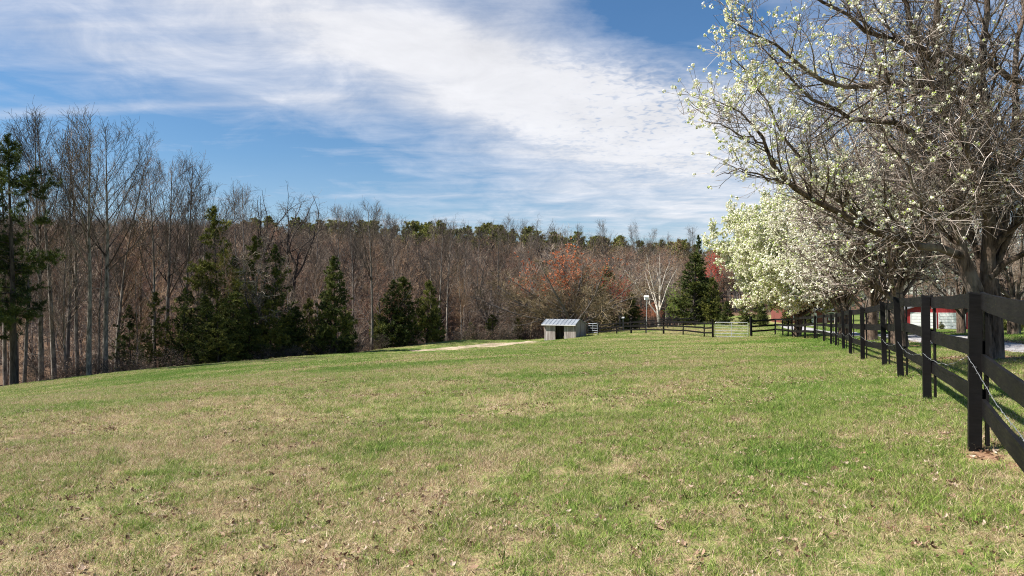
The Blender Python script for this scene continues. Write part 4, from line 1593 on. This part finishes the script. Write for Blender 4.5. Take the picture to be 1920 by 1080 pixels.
def trees_left():
    bp = by_px
    bp('bigpine', 'pine_tree', 30, 50, 256, "tall dark pine with shelf-like boughs at the left edge of the wood", rz=.6)
    bp('bigpine', 'pine_tree', -75, 50, 330, "dark pine cut by the left border of the picture", rz=2.2)
    P = [
        ('pop3', 'tulip_tree', 15, 55, 232, "slim pale bare tree directly left of the tall dark pine"),
        ('pop1', 'tulip_tree', 80, 56, 208, "pale bare tree just right of the tall dark pine"),
        ('pop2', 'tulip_tree', 106, 57, 203, "second pale bare tree right of the tall dark pine"),
        ('slim2', 'tulip_tree', 126, 60, 232, "thin bare tree between the tall pairs of pale trees"),
        ('pop3', 'tulip_tree', 153, 62, 226, "pale bare tree close left of the thickest bare trunk"),
        ('pop1', 'tulip_tree', 168, 54, 204, "thick dark-barked tall bare tree, tallest of the left group"),
        ('pop4', 'tulip_tree', 198, 57, 212, "thick pale bare tree with wide forked top"),
        ('slim1', 'tulip_tree', 218, 66, 275, "thin bare tree just right of the thick pale tree"),
        ('slim2', 'tulip_tree', 48, 53, 300, "thin crooked bare tree beside the tall dark pine trunk"),
        ('pop3', 'tulip_tree', 296, 66, 277, "left of the three clustered bare tulip trees beside the evergreens"),
        ('pop4', 'tulip_tree', 312, 69, 281, "middle of the three clustered bare tulip trees beside the evergreens"),
        ('pop1', 'tulip_tree', 345, 70, 296, "right of the three clustered bare tulip trees beside the evergreens"),
        ('pop2', 'tulip_tree', 378, 74, 333, "shorter bare tree between the tulip cluster and the tall olive pine"),
        ('slim1', 'tulip_tree', 262, 70, 330, "thin bare tree in the gap left of the tulip cluster"),
        ('pop3', 'tulip_tree', 446, 98, 338, "bare straight tree rising behind the tall olive pine"),
        ('pop1', 'tulip_tree', 462, 104, 340, "second bare straight tree rising behind the tall olive pine"),
        ('oak1', 'oak_tree', 497, 108, 352, "crooked bare oak left of the widest crooked oak"),
        ('oak1', 'oak_tree', 538, 102, 344, "widest crooked bare oak against the sky"),
        ('slim2', 'tulip_tree', 598, 118, 394, "faint thin bare tree at the crooked oak's right"),
        ('pop2', 'tulip_tree', 640, 100, 383, "bare tree behind the lone pointed cedar"),
        ('pop3', 'tulip_tree', 668, 96, 384, "leaning bare tree right of the lone pointed cedar"),
        ('pop4', 'tulip_tree', 698, 78, 371, "bright straight tulip tree at the field edge, right of the lone cedar"),
        ('pop2', 'tulip_tree', 748, 104, 401, "bare tree rising above the pair of rounded cedars"),
        ('pop1', 'tulip_tree', 822, 92, 410, "left of the twin bare trees left of the sandy track's middle"),
        ('pop4', 'tulip_tree', 838, 96, 412, "right of the twin bare trees left of the sandy track's middle"),
        ('pop3', 'tulip_tree', 866, 112, 417, "bare tree just right of the twin bare trees"),
        ('pop3', 'tulip_tree', 893, 118, 421, "narrow bare tree before the broad grey-topped one"),
        ('pop4', 'tulip_tree', 932, 98, 410, "broad grey-topped bare tree left of the shed"),
        ('pop2', 'tulip_tree', 984, 128, 432, "faint bare tree above the sandy track's shed end"),
        ('hard2', 'bare_tree', 1014, 132, 425, "pale fine-twigged bare tree on the skyline above the shed"),
        ('hard2', 'bare_tree', 1055, 140, 430, "bare tree on the skyline above the orange-topped maple"),
        ('pop2', 'tulip_tree', 1115, 150, 440, "bare skyline tree left of the pair over the red maple"),
        ('hard1', 'bare_tree', 1143, 150, 441, "bare skyline tree above the small red maple"),
        ('pop4', 'tulip_tree', 1197, 146, 440, "bare skyline tree above the pole with white nest box"),
        ('hard3', 'bare_tree', 1253, 140, 448, "reddish bare skyline tree above the white-barked tree"),
    ]
    for k, n, px, Y, top, lb in P:
        bp(k, n, px, Y, top, lb, group="bare trees standing along the wood edge")
    E = [
        ('vpine1', 'pine_tree', 414, 67, 388, "tall olive green pine, tallest evergreen in the middle of the wood edge", 1.0),
        ('vpine2', 'pine_tree', 248, 64, 572, "low thin olive pine left of the evergreen mass", 1.0),
        ('vpine1', 'pine_tree', 292, 63, 548, "small loose olive pine below the tulip cluster", 1.0),
        ('vpine2', 'pine_tree', 342, 64, 540, "dark small pine between tulip cluster and tall olive pine", .95),
        ('cedar1', 'cedar_tree', 388, 62, 555, "squat dark cedar at the foot of the tall olive pine", 1.2),
        ('cedar3', 'cedar_tree', 434, 64, 548, "dense dark cedar before the tall olive pine's right side", 1.3),
        ('vpine1', 'pine_tree', 470, 70, 442, "second tallest olive pine right of the tallest one", .95),
        ('cedar1', 'cedar_tree', 468, 66, 570, "low dark cedar under the second tallest pine", 1.3),
        ('vpine2', 'pine_tree', 521, 71, 459, "dark conical pine at the evergreen mass's right end", .9),
        ('cedar2', 'cedar_tree', 510, 68, 562, "low olive cedar under the dark conical pine", 1.2),
        ('cedar3', 'cedar_tree', 552, 71, 575, "small dark cedar between the evergreen mass and lone cedar", 1.1),
        ('cedar2', 'cedar_tree', 585, 76, 560, "thin olive cedar just left of the lone pointed cedar", .9),
        ('cedar1', 'cedar_tree', 630, 72, 481, "lone pointed dark cedar standing clear of the others", .98),
        ('cedar3', 'cedar_tree', 652, 75, 585, "low cedar tucked under the lone pointed cedar", 1.0),
        ('cedar2', 'cedar_tree', 712, 80, 560, "faint olive cedar behind the bright straight tulip tree", .9),
        ('cedar1', 'cedar_tree', 733, 79, 525, "left of the pair of rounded cedars at the field edge", 1.15),
        ('cedar3', 'cedar_tree', 760, 80, 519, "right of the pair of rounded cedars at the field edge", 1.15),
        ('cedar2', 'cedar_tree', 800, 82, 526, "olive cedar with a spire top near the sandy track's start", 1.0),
        ('cedar1', 'cedar_tree', 823, 84, 580, "small cedar closest to the sandy track's start", 1.0),
        ('cedar3', 'cedar_tree', 925, 93, 590, "low dark cedar between the track and the wood", 1.3),
        ('cedar2', 'cedar_tree', 970, 94, 596, "low olive cedar close left of the shed", 1.3),
        ('cedar2', 'cedar_tree', 1132, 99, 500, "olive cedar behind the round bare tree", 1.0),
        ('cedar1', 'cedar_tree', 1180, 96, 549, "rounded dark cedar left of the white nest box pole", 1.6),
        ('cedar3', 'cedar_tree', 1110, 99, 590, "low cedar at the round bare tree's right foot", 1.3),
        ('cedar1', 'cedar_tree', 1300, 94, 474, "big dense cedar beside the white blooming pear", 1.55),
        ('cedar2', 'cedar_tree', 1332, 92, 520, "olive cedar touching the white blooming pear", 1.1),
        ('spruce', 'spruce_tree', 1309, 102, 441, "narrow spruce whose spire tops the big dense cedar", .8),
        ('cedar3', 'cedar_tree', 1362, 86, 565, "low cedar behind the gate left half", 1.5),
        ('cedar1', 'cedar_tree', 1395, 84, 566, "low cedar behind the gate right half", 1.5),
        ('cedar3', 'cedar_tree', 1430, 82, 568, "dark cedar right of the gate beneath the pear", 1.4),
        ('cedar1', 'cedar_tree', 1475, 88, 570, "dark cedar under the pear before the brick house", 1.2),
    ]
    E += [
        ('vpine1', 'pine_tree', 368, 66, 500, "thin olive pine leaning on the tallest olive pine's left", .9),
        ('cedar2', 'cedar_tree', 410, 61, 590, "lowest bushy olive cedar in front of the tallest olive pine", 1.5),
        ('vpine2', 'pine_tree', 445, 72, 480, "dark pine filling the gap between the two tallest olive pines", .95),
        ('cedar1', 'cedar_tree', 536, 70, 590, "small black-green cedar at the field edge before the conical pine", 1.4),
        ('cedar2', 'cedar_tree', 612, 78, 600, "low olive cedar hugging the lone pointed cedar's left foot", 1.2),
        ('cedar2', 'cedar_tree', 880, 92, 605, "low olive cedar behind the sandy track's middle", 1.2),
        ('cedar1', 'cedar_tree', 1420, 90, 560, "broad dark cedar shading the ground beneath the white pear", 1.6),
        ('cedar1', 'cedar_tree', 1510, 84, 572, "dark cedar at the fence corner beneath the white pear", 1.4),
    ]
    for k, n, px, Y, top, lb, wd in E:
        bp(k, n, px, Y, top, lb, wide=wd, group="evergreens along the wood edge")
    bp('round', 'round_tree', 1068, 92, 478, "wide round bare tree with dense olive twigs behind the shed", wide=1.35)
    bp('maple2', 'maple_tree', 1036, 96, 462, "orange-topped budding maple behind the round bare tree", wide=1.15)
    bp('maple', 'maple_tree', 1163, 94.5, 515, "small bright red budding maple behind the rounded cedar", wide=.7)
    bp('maple2', 'maple_tree', 1228, 104, 566, "low orange-red bush-like maple by the nest box pole", wide=1.0)
    bp('white', 'sycamore_tree', 1236, 95, 466, "white-barked forked tree between nest box pole and big cedar", wide=1.0)
    bp('willow', 'willow_tree', 1272, 101, 532, "fresh yellow-green willow between white-barked tree and cedar", wide=.8)
    bp('maple', 'maple_tree', 1342, 112, 462, "crimson budding maple peeping above the white pear's left shoulder", wide=.5)
    bp('maple', 'maple_tree', 600, 150, 520, "dull red budding tree deep in the wood", wide=.8)


trees_left()


def trees_mid():
    """the leafless wood on the far slope, nearer part: every tree its own object"""
    rng = np.random.default_rng(77)
    keys = ['slim1', 'slim2', 'hard1', 'hard2', 'hard3', 'pop3', 'hard1', 'slim1', 'pop1', 'hard2', 'slim2']
    n = 0
    tries = 0
    pts = []
    while n < 210 and tries < 9000:
        tries += 1
        x = rng.uniform(-85, 48)
        y = rng.uniform(52, 135)
        fs = forest_side(x, y)
        px = 960 + F * x / y
        if fs < 2.5 or px < -150 or px > 1420 or (px > 985 and y < 106):
            continue
        if any((x - a) ** 2 + (y - b) ** 2 < 5.5 for a, b in pts):
            continue
        pts.append((x, y))
        k = keys[rng.integers(0, len(keys))]
        H = {'slim1': 15, 'slim2': 14, 'hard1': 14, 'hard2': 13, 'hard3': 12, 'pop3': 17, 'pop1': 17}[k] * rng.uniform(.75, 1.12)
        # hold crown tops below the skyline seen in the wood
        ztop = 1.5 + (HZ - np.interp(px, [0, 300, 600, 900, 1300], [405, 410, 440, 455, 478])) / F * y
        H = max(6, min(H, ztop - hz(x, y)))
        if k in ('slim1', 'slim2', 'pop3', 'pop1'):
            lb, gp, nm = "thin bare tree among many alike in the leafless wood", "thin bare trees in the leafless wood", "bare_tree"
        elif k == 'hard3':
            lb, gp, nm = "reddish bare tree among many alike in the leafless wood", "reddish bare trees in the leafless wood", "bare_tree"
        else:
            lb, gp, nm = "spreading bare tree among many alike in the leafless wood", "spreading bare trees in the leafless wood", "bare_tree"
        place(k, nm, x, y, H, lb, group=gp, rz=rng.uniform(0, 6.28))
        n += 1


trees_mid()


def trees_skyline():
    rng = np.random.default_rng(31)
    for i, px in enumerate(np.linspace(575, 1290, 26)):
        px = px + rng.uniform(-12, 12)
        Y = rng.uniform(135, 178)
        ridge = np.interp(px, [500, 700, 900, 1100, 1300], [424, 430, 440, 450, 462])
        top = ridge - rng.uniform(10, 46)
        k = ['pop1', 'pop4', 'pop3', 'hard2', 'oak1', 'pop2'][rng.integers(0, 6)]
        by_px(k, 'bare_tree', px, Y, top, "bare crown rising above the ridge pines, much like its neighbours", group="bare crowns along the ridge", rz=rng.uniform(0, 6.28))


trees_skyline()


def combine(key):
    """one variant (trunk + crown) for the far mass; returns arrays with material indexes into a shared list"""
    L = LIB[key]
    return L['raw']


def far_mass(name, keys, pts_f, seed, label, cat, hmin, hmax, n, cap=None, wide=1.0, xr=(-160, 200), yr=(130, 260), vary=(.8, 1.06)):
    rng = np.random.default_rng(seed)
    mats, var = [], []
    for k in keys:
        g = G()
        for (gg, mt) in LIB[k]['raw']:
            V, T, fq, ft, mq, mt_ = gg.arrays()
            rem = []
            for m in mt:
                if m not in mats:
                    mats.append(m)
                rem.append(mats.index(m))
            rem = np.array(rem)
            b = g.n
            g.V.append(V / LIB[k]['H'])
            g.T.append(T)
            if len(fq):
                g.Fq.append(fq + b)
                g.Mq.append(rem[mq])
            if len(ft):
                g.Ft.append(ft + b)
                g.Mt.append(rem[mt_])
            g.n += len(V)
        var.append(g.arrays())
    x = rng.uniform(*xr, n * 3)
    y = rng.uniform(*yr, n * 3)
    ok = pts_f(x, y)
    x, y = x[ok][:n], y[ok][:n]
    z = height(x, y)
    H = rng.uniform(hmin, hmax, len(x))
    if cap is not None:
        px = 960 + F * x / y
        H = np.minimum(H, np.maximum(5, cap(px, y) - z))
    H = H * rng.uniform(*vary, len(x))
    rot = np.zeros((len(x), 3))
    rot[:, 2] = rng.uniform(0, 6.28, len(x))
    rot[:, :2] = rng.normal(0, .03, (len(x), 2))
    P = np.stack([x, y, z], -1)
    sc = np.stack([H * wide * rng.uniform(.85, 1.2, len(x)), H * wide * rng.uniform(.85, 1.2, len(x)), H], -1)
    scatter(name, var, mats, P, rot, sc, rng.integers(0, len(keys), len(x)), label, cat)


PXK = [-200, 0, 300, 600, 900, 1300, 1600, 2100]
capw = lambda px, y: 1.5 + (HZ - np.interp(px, PXK, [385, 392, 402, 432, 448, 470, 470, 460])) / F * y
infr = lambda x, y: (np.abs(x / y) < .86)
far_mass("woodland", ['slim1', 'slim2', 'hard1', 'hard2', 'hard3', 'hard1', 'pop3'], lambda x, y: infr(x, y) & (forest_side(x, y) > 6) & (x / y < .46), 5,
         "far slope of leafless brown trees reading as one mass", "woodland", 11, 18, 2300, cap=capw, wide=1.1, xr=(-200, 110), yr=(112, 250))
capp = lambda px, y: 1.5 + (HZ - np.interp(px, [-200, 380, 500, 700, 900, 1100, 1300, 1600, 2100], [436, 430, 412, 420, 424, 445, 458, 465, 455])) / F * y
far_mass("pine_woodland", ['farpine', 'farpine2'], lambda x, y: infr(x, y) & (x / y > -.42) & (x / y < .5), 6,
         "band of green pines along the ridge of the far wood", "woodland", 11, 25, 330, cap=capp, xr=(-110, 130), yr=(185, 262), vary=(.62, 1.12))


def undergrowth():
    rng = np.random.default_rng(8)
    far = []
    for k in ('brush',):
        g = G()
        for (gg, mt) in LIB[k]['raw']:
            V, T, fq, ft, mq, mt_ = gg.arrays()
            g.V.append(V)
            g.T.append(T)
            g.Fq.append(fq + g.n)
            g.Mq.append(mq * 0)
            g.n += len(V)
        far.append(g.arrays())
    # small brown-leaved saplings (beech leaves hanging on)
    g = G()
    L = LIB['brush']['raw'][1][0].arrays()
    r2 = np.random.default_rng(4)
    C = L[0][r2.integers(0, len(L[0]), 260)]
    V, T, fq, ft, mq, mt_ = far[0]
    g.V.append(V)
    g.T.append(T)
    g.Fq.append(fq)
    g.Mq.append(mq)
    g.n = len(V)
    clusters(g, r2, C, .05, 3, .10, r2.uniform(.2, 1, len(C) * 3), 1)
    far.append(g.arrays())
    n = 1100
    x = rng.uniform(-75, 40, n * 3)
    y = rng.uniform(40, 125, n * 3)
    fs = forest_side(x, y)
    ok = (fs > -.1) & (fs < 40) & (np.abs(x / y) < .9) & (rng.uniform(0, 1, len(x)) < np.exp(-fs / 16)) & ~((x > 0) & (fs < 3)) & ~((x > 8) & (y < 98))
    x, y = x[ok][:n], y[ok][:n]
    P = np.stack([x, y, height(x, y)], -1)
    rot = np.zeros((len(x), 3))
    rot[:, 2] = rng.uniform(0, 6.28, len(x))
    scatter("undergrowth", far, [M['twig_dark'], M['dead_leaf']], P, rot, rng.uniform(.3, .9, len(x)), rng.integers(0, 2, len(x)), "brown twiggy undergrowth along the edge of the wood", "undergrowth")


undergrowth()


# ------------------------------------------------------------------ the pear row
def pear(name, label, x, y, seed, H=9.5, Rw=5.6, bloom=.2, leafy=.15, limbs=None, nlead=10, blsize=.10, blk=5, d1=1.5, d2=3.0, d3=4.5, twr=.006, group="pear trees in a row behind the fence", lean=(0, 0), bloomf=None, low=1.35, R0=.26, petal=.07, lmax=.075, mult=1, la1=66, leaf0=0.0, zmin=-9, l1=.7, zlow=1.7):
    rng = np.random.default_rng(seed)
    gt, gc, gb = G(), G(), G()
    z0 = hz(x, y)
    th = low + .3
    tp, tr = grow(rng, V3(0, 0, -.6), V3(lean[0], lean[1], 1), np.array([th + .6]), np.array([R0 * 1.15]), 6, .02, 0, .85)
    branches(gt, tp, tr, 12)
    mains = []
    if limbs:
        for L in limbs:
            A = np.array([(*at(px, py, Y), r_ * .74) for px, py, Y, r_ in [((q[0] if q[0] > 1500 else q[0] + (1500 - q[0]) * .12), *q[1:]) for q in L]], float)
            A[:, 0] -= x
            A[:, 1] -= y
            A[:, 2] -= z0
            d = np.concatenate([[0], np.cumsum(np.linalg.norm(np.diff(A[:, :3], axis=0), axis=1))])
            # resample to 13 points with a little kink
            s = np.linspace(0, d[-1], 13)
            B = np.stack([np.interp(s, d, A[:, k]) for k in range(4)], -1)
            B[1:-1, :3] += rng.normal(0, .035, (11, 3))
            mains.append(B)
    A = np.array(mains) if mains else None
    lead = spawn(rng, tp, tr, per=nlead, t0=.68, t1=1, a0=8, a1=la1, lf=lambda t_, L, r: np.ones(len(t_)), rk=.6, rmax=lmax)
    # length from lean: upright ones reach the top, slanting ones the side
    D = nrm(lead[1])
    Ln = 1 / np.sqrt((D[:, 2] / (H - th)) ** 2 + (np.hypot(D[:, 0], D[:, 1]) / Rw) ** 2) * rng.uniform(.86, 1.05, len(D))
    pl, rl = grow(rng, lead[0], D, Ln, lead[3], 12, .055, .022, .12)
    if A is not None:
        pl = np.concatenate([pl, A[:, :, :3]])
        rl = np.concatenate([rl, A[:, :, 3]])
    branches(gt, pl, rl, 7)
    s1 = spawn(rng, pl, rl, dens=d1, t0=.12, t1=1, a0=25, a1=62, lf=lambda t_, L, r: (.34 * L * (1.08 - t_) + l1) * r.uniform(.5, 1.2, len(t_)), rk=.42, rmax=.04, upbias=.25)
    p1, r1 = grow(rng, *s1[:4], 6, .10, .03, .25)
    kk = p1[:, :, 2].min(1) > zlow
    p1, r1 = p1[kk], r1[kk]
    branches(gt, p1, r1, 5)
    s2 = spawn(rng, p1, r1, dens=d2, t0=.12, t1=1, a0=28, a1=68, lf=lambda t_, L, r: (.34 * L * (1.1 - t_) + .35) * r.uniform(.5, 1.25, len(t_)), rk=.45, rmax=.012, upbias=.15)
    p2, r2 = grow(rng, *s2[:4], 4, .13, .03, .35)
    kk = p2[:, :, 2].min(1) > zlow
    p2, r2 = p2[kk], r2[kk]
    r2 = np.maximum(r2, twr)
    branches(gc, p2, r2, 3, rng=rng)
    s3 = spawn(rng, p2, r2, dens=d3, t0=.05, t1=1, a0=30, a1=75, lf=lambda t_, L, r: r.uniform(.08, .42, len(t_)), rk=.55, rmax=.005, upbias=.1)
    p3, r3 = grow(rng, *s3[:4], 2, .16, .04, .5)
    r3 = np.maximum(r3, twr * .62)
    branches(gc, p3, r3, 3, rng=rng)
    C = np.concatenate([p3[:, -1], p2[:, -1]] + [(p3[:, 0] + p3[:, 1] + rng.normal(0, .12, p3[:, 0].shape)) / 2 if False else p3[:, 0] + rng.normal(0, .07, p3[:, 0].shape) for _ in range(mult - 1)])
    pr = np.full(len(C), bloom)
    if bloomf is not None:
        pr = bloomf(C + np.array([x, y, z0]))
    C = C[(rng.uniform(0, 1, len(C)) < pr) & (C[:, 2] > zmin)]
    if len(C):
        k = blk
        w = rng.uniform(0, 1, len(C) * k)
        tint = np.where(w < leafy, rng.uniform(leaf0, .38, len(w)), rng.uniform(.62, 1, len(w)))
        clusters(gb, rng, C, np.full(len(C), blsize / 2) * rng.uniform(.7, 1.3, len(C)), k, petal, tint)
    root = empty(name, (x, y, z0))
    tag(root, label, "tree", group)
    gt.obj("trunk", [M['bark_pear']], root, smooth=True)
    gc.obj("twigs", [M['twig_pear']], root)
    if gb.n:
        gb.obj("blossom", [M['petal']], root)
    return root


LIMBS = [
    # two main stems
    [(1852, 672, 14, .25), (1836, 600, 14, .22), (1812, 510, 14, .215), (1802, 430, 14, .18), (1790, 300, 14, .15), (1772, 150, 14, .11), (1758, 0, 14, .08), (1745, -130, 14, .04)],
    [(1858, 672, 14.1, .24), (1853, 570, 14.1, .20), (1850, 470, 14.1, .18), (1860, 350, 14.1, .15), (1850, 200, 14.1, .12), (1858, 50, 14.2, .09), (1850, -120, 14.3, .04)],
    [(1853, 520, 14.1, .15), (1880, 430, 14.3, .13), (1900, 300, 14.5, .11), (1915, 150, 14.7, .08), (1925, -20, 14.8, .05)],
    # long low limb sweeping over the fence
    [(1800, 478, 13.9, .12), (1740, 462, 13.6, .105), (1680, 447, 13.2, .092), (1600, 420, 12.8, .08), (1540, 382, 12.4, .066), (1480, 343, 12.1, .056), (1450, 303, 12.0, .046), (1425, 255, 11.9, .033), (1375, 205, 11.9, .02), (1312, 182, 11.9, .008)],
    [(1690, 448, 13.2, .06), (1617, 408, 13.2, .055), (1533, 343, 13, .048), (1497, 293, 13, .04), (1460, 235, 13, .03), (1405, 150, 13, .018), (1350, 95, 13, .008)],
    [(1480, 343, 12.1, .03), (1430, 335, 12, .024), (1380, 318, 11.9, .016), (1322, 330, 11.8, .007)],
    [(1450, 303, 12.0, .03), (1400, 262, 11.9, .022), (1350, 240, 11.8, .014), (1300, 226, 11.7, .006)],
    # heavy dark horizontal limbs higher up
    [(1852, 200, 14, .10), (1773, 148, 13.6, .09), (1669, 150, 13.2, .078), (1591, 160, 12.9, .066), (1529, 140, 12.7, .05), (1435, 70, 12.5, .03), (1347, 28, 12.4, .009)],
    [(1795, 330, 14, .09), (1740, 270, 13.8, .08), (1690, 235, 13.6, .07), (1610, 225, 13.4, .055), (1530, 190, 13.2, .04), (1450, 110, 13, .022), (1390, 60, 13, .008)],
    [(1920, 150, 14.4, .09), (1850, 110, 14, .08), (1740, 92, 13.6, .07), (1650, 60, 13.3, .055), (1560, 10, 13.2, .04), (1480, -60, 13, .02)],
    [(1850, 250, 14, .08), (1800, 190, 13.2, .07), (1720, 60, 12.8, .05), (1680, -60, 12.6, .03)],
    [(1780, 300, 14, .07), (1700, 190, 14.4, .055), (1640, 90, 14.8, .04), (1600, -40, 15, .02)],
    # right side limbs
    [(1858, 480, 14, .10), (1888, 430, 13.8, .09), (1930, 400, 13.5, .07), (2010, 340, 13, .04), (2080, 250, 13, .015)],
    [(1856, 520, 14, .09), (1900, 480, 13.7, .08), (1960, 462, 13.3, .06), (2060, 430, 13, .03)],
    [(1858, 330, 14, .08), (1910, 260, 13.6, .06), (1990, 180, 13.2, .04), (2080, 100, 13, .015)],
    # toward the viewer: sunlit bare branches
    [(1812, 400, 13.9, .06), (1775, 408, 12.8, .045), (1737, 412, 11.7, .036), (1712, 360, 11.4, .028), (1692, 310, 11.3, .022), (1672, 262, 11.2, .014), (1655, 225, 11.2, .006)],
    [(1737, 412, 11.7, .024), (1700, 432, 11.5, .018), (1650, 432, 11.4, .012), (1600, 425, 11.3, .005)],
    [(1737, 412, 11.7, .02), (1722, 450, 11.6, .015), (1713, 490, 11.6, .010), (1710, 515, 11.6, .004)],
    [(1850, 300, 14, .07), (1855, 290, 12.8, .05), (1825, 300, 11.5, .035), (1808, 240, 11.2, .025), (1812, 180, 11.1, .012)],
    [(1825, 300, 11.5, .02), (1835, 350, 11.4, .016), (1845, 400, 11.4, .01), (1838, 420, 11.4, .004)],
    [(1856, 380, 14, .07), (1880, 330, 12.6, .05), (1930, 280, 11.8, .03), (1990, 270, 11.5, .012)],
    [(1850, 420, 14, .06), (1830, 330, 12.4, .045), (1770, 190, 11.8, .03), (1730, 90, 11.6, .015)],
]


def t1_bloom(W):
    px = 960 + F * W[:, 0] / W[:, 1]
    py = HZ - F * (W[:, 2] - 1.5) / W[:, 1]
    rg = np.random.default_rng(2)
    spots = vnoise(px, py, 26, 41) * .6 + vnoise(px, py, 9, 42) * .4
    a = np.interp(px, [1300, 1360, 1450, 1560, 1700, 1900], [1.0, 1.0, .8, .45, .16, .05])
    return a * np.clip((spots - .38) * 5, 0, 2.0)


pear("pear_tree", "nearest big pear tree with forked trunk and boughs arching over the fence", 10.0 - .06, 14.15, 51, H=9.8, Rw=4.6, limbs=LIMBS, nlead=3,
     bloomf=t1_bloom, leafy=.24, blsize=.10, blk=15, petal=.04, la1=35, l1=.42, zlow=2.1, leaf0=.15, d1=4.3, d2=8.0, d3=8.5, twr=.0052, R0=.19)
pear("pear_tree", "second pear tree from the camera along the fence, sparsely flecked with blossom", 13.7, 24, 52, H=10.5, Rw=5.4, bloom=.15, leafy=.1, la1=58, low=1.6, nlead=20, lean=(-.10, 0), twr=.008, blsize=.11, blk=8, petal=.06, d1=3.6, d2=6.0, d3=6.5)
pear("pear_tree", "third pear tree along the fence, lightly speckled with blossom", 16.8, 32, 53, H=11, Rw=4.8, la1=58, low=1.6, bloom=.30, leafy=.12, nlead=18, twr=.009, blsize=.14, blk=8, petal=.08, d1=3.4, d2=5.6, d3=5.5)
pear("pear_tree", "fourth pear tree along the fence, half in blossom", 19.2, 39.5, 54, H=11.5, Rw=4.8, la1=58, low=1.6, bloom=.85, leafy=.18, nlead=18, twr=.010, blsize=.18, blk=8, petal=.10, d1=3.2, d2=5.4, d3=5.0)
pear("pear_tree", "fully white blooming pear tree hanging low above the metal gate", 20.2, 48.5, 55, H=10.8, Rw=8.1, bloom=1.0, leafy=.27, nlead=46, twr=.010, blsize=.20, blk=10, petal=.10, d1=3.2, d2=5.0, d3=5.0, low=1.5, mult=4, lmax=.05, la1=60, zmin=1.55, zlow=1.45)
pear("pear_tree", "slender brown trunked pear tree on the far side of the driveway", pX(1802, 36), 36, 56, H=10, Rw=4.6, bloom=.03, nlead=11, twr=.009, R0=.2, petal=.06, d1=2.0, d2=4.0, d3=4.5, group="trees across the driveway")
pear("pear_tree", "dark trunked pear tree across the driveway at the right border", pX(1900, 30), 30, 57, H=11, Rw=4.8, bloom=.02, nlead=11, twr=.009, R0=.24, petal=.06, d1=2.0, d2=4.0, d3=4.5, group="trees across the driveway")


def trees_right():
    rng = np.random.default_rng(14)
    pts = []
    n = 0
    tries = 0
    while n < 46 and tries < 3000:
        tries += 1
        y = rng.uniform(50, 125)
        px = rng.uniform(1545, 2250)
        x = pX(px, y)
        if seg_dist(np.array([x]), np.array([y]), DRIVE)[0] < 3.5:
            continue
        if 1680 < px < 1815 and y < 103:
            continue
        if y < 62 and px < 1640:
            continue
        if any((x - a) ** 2 + (y - b) ** 2 < 16 for a, b in pts):
            continue
        pts.append((x, y))
        k = ['pop1', 'pop3', 'slim2', 'hard2', 'pop2', 'slim1'][rng.integers(0, 6)]
        place(k, 'bare_tree', x, y, rng.uniform(14, 24), "bare tree seen through the pear boughs, alike its neighbours", group="bare trees behind the pear row", rz=rng.uniform(0, 6.28))
        n += 1
    by_px('cedar2', 'shrub', 1765, 82, 603, "small round bush before the white garage door", cat="shrub", wide=1.8)
    for i, (px, Y, top, lb) in enumerate([(1880, 48, 592, "low green bush by the driveway beyond the nearest pear"), (1912, 46, 590, "low green bush at the right border beyond the driveway"),
                                          (1640, 72, 590, "low dark bush seen between the far fence posts")]):
        by_px('cedar2', 'shrub', px, Y, top, lb, cat="shrub", wide=1.8)


trees_right()
far_mass("woodland_backdrop", ['slim2', 'hard2', 'hard1'], lambda x, y: (x / y > .38) & (x / y < 1.05), 15,
         "leafless trees massed far behind the red garage", "woodland", 12, 18, 260, xr=(50, 260), yr=(126, 230))

# ------------------------------------------------------------------ render settings
scene.render.engine = 'CYCLES'
scene.cycles.max_bounces = 6
scene.cycles.diffuse_bounces = 3
scene.cycles.glossy_bounces = 2
scene.cycles.transmission_bounces = 3
scene.cycles.transparent_max_bounces = 4
scene.cycles.use_denoising = True
scene.cycles.denoising_prefilter = 'NONE'
scene.cycles.filter_width = 1.05
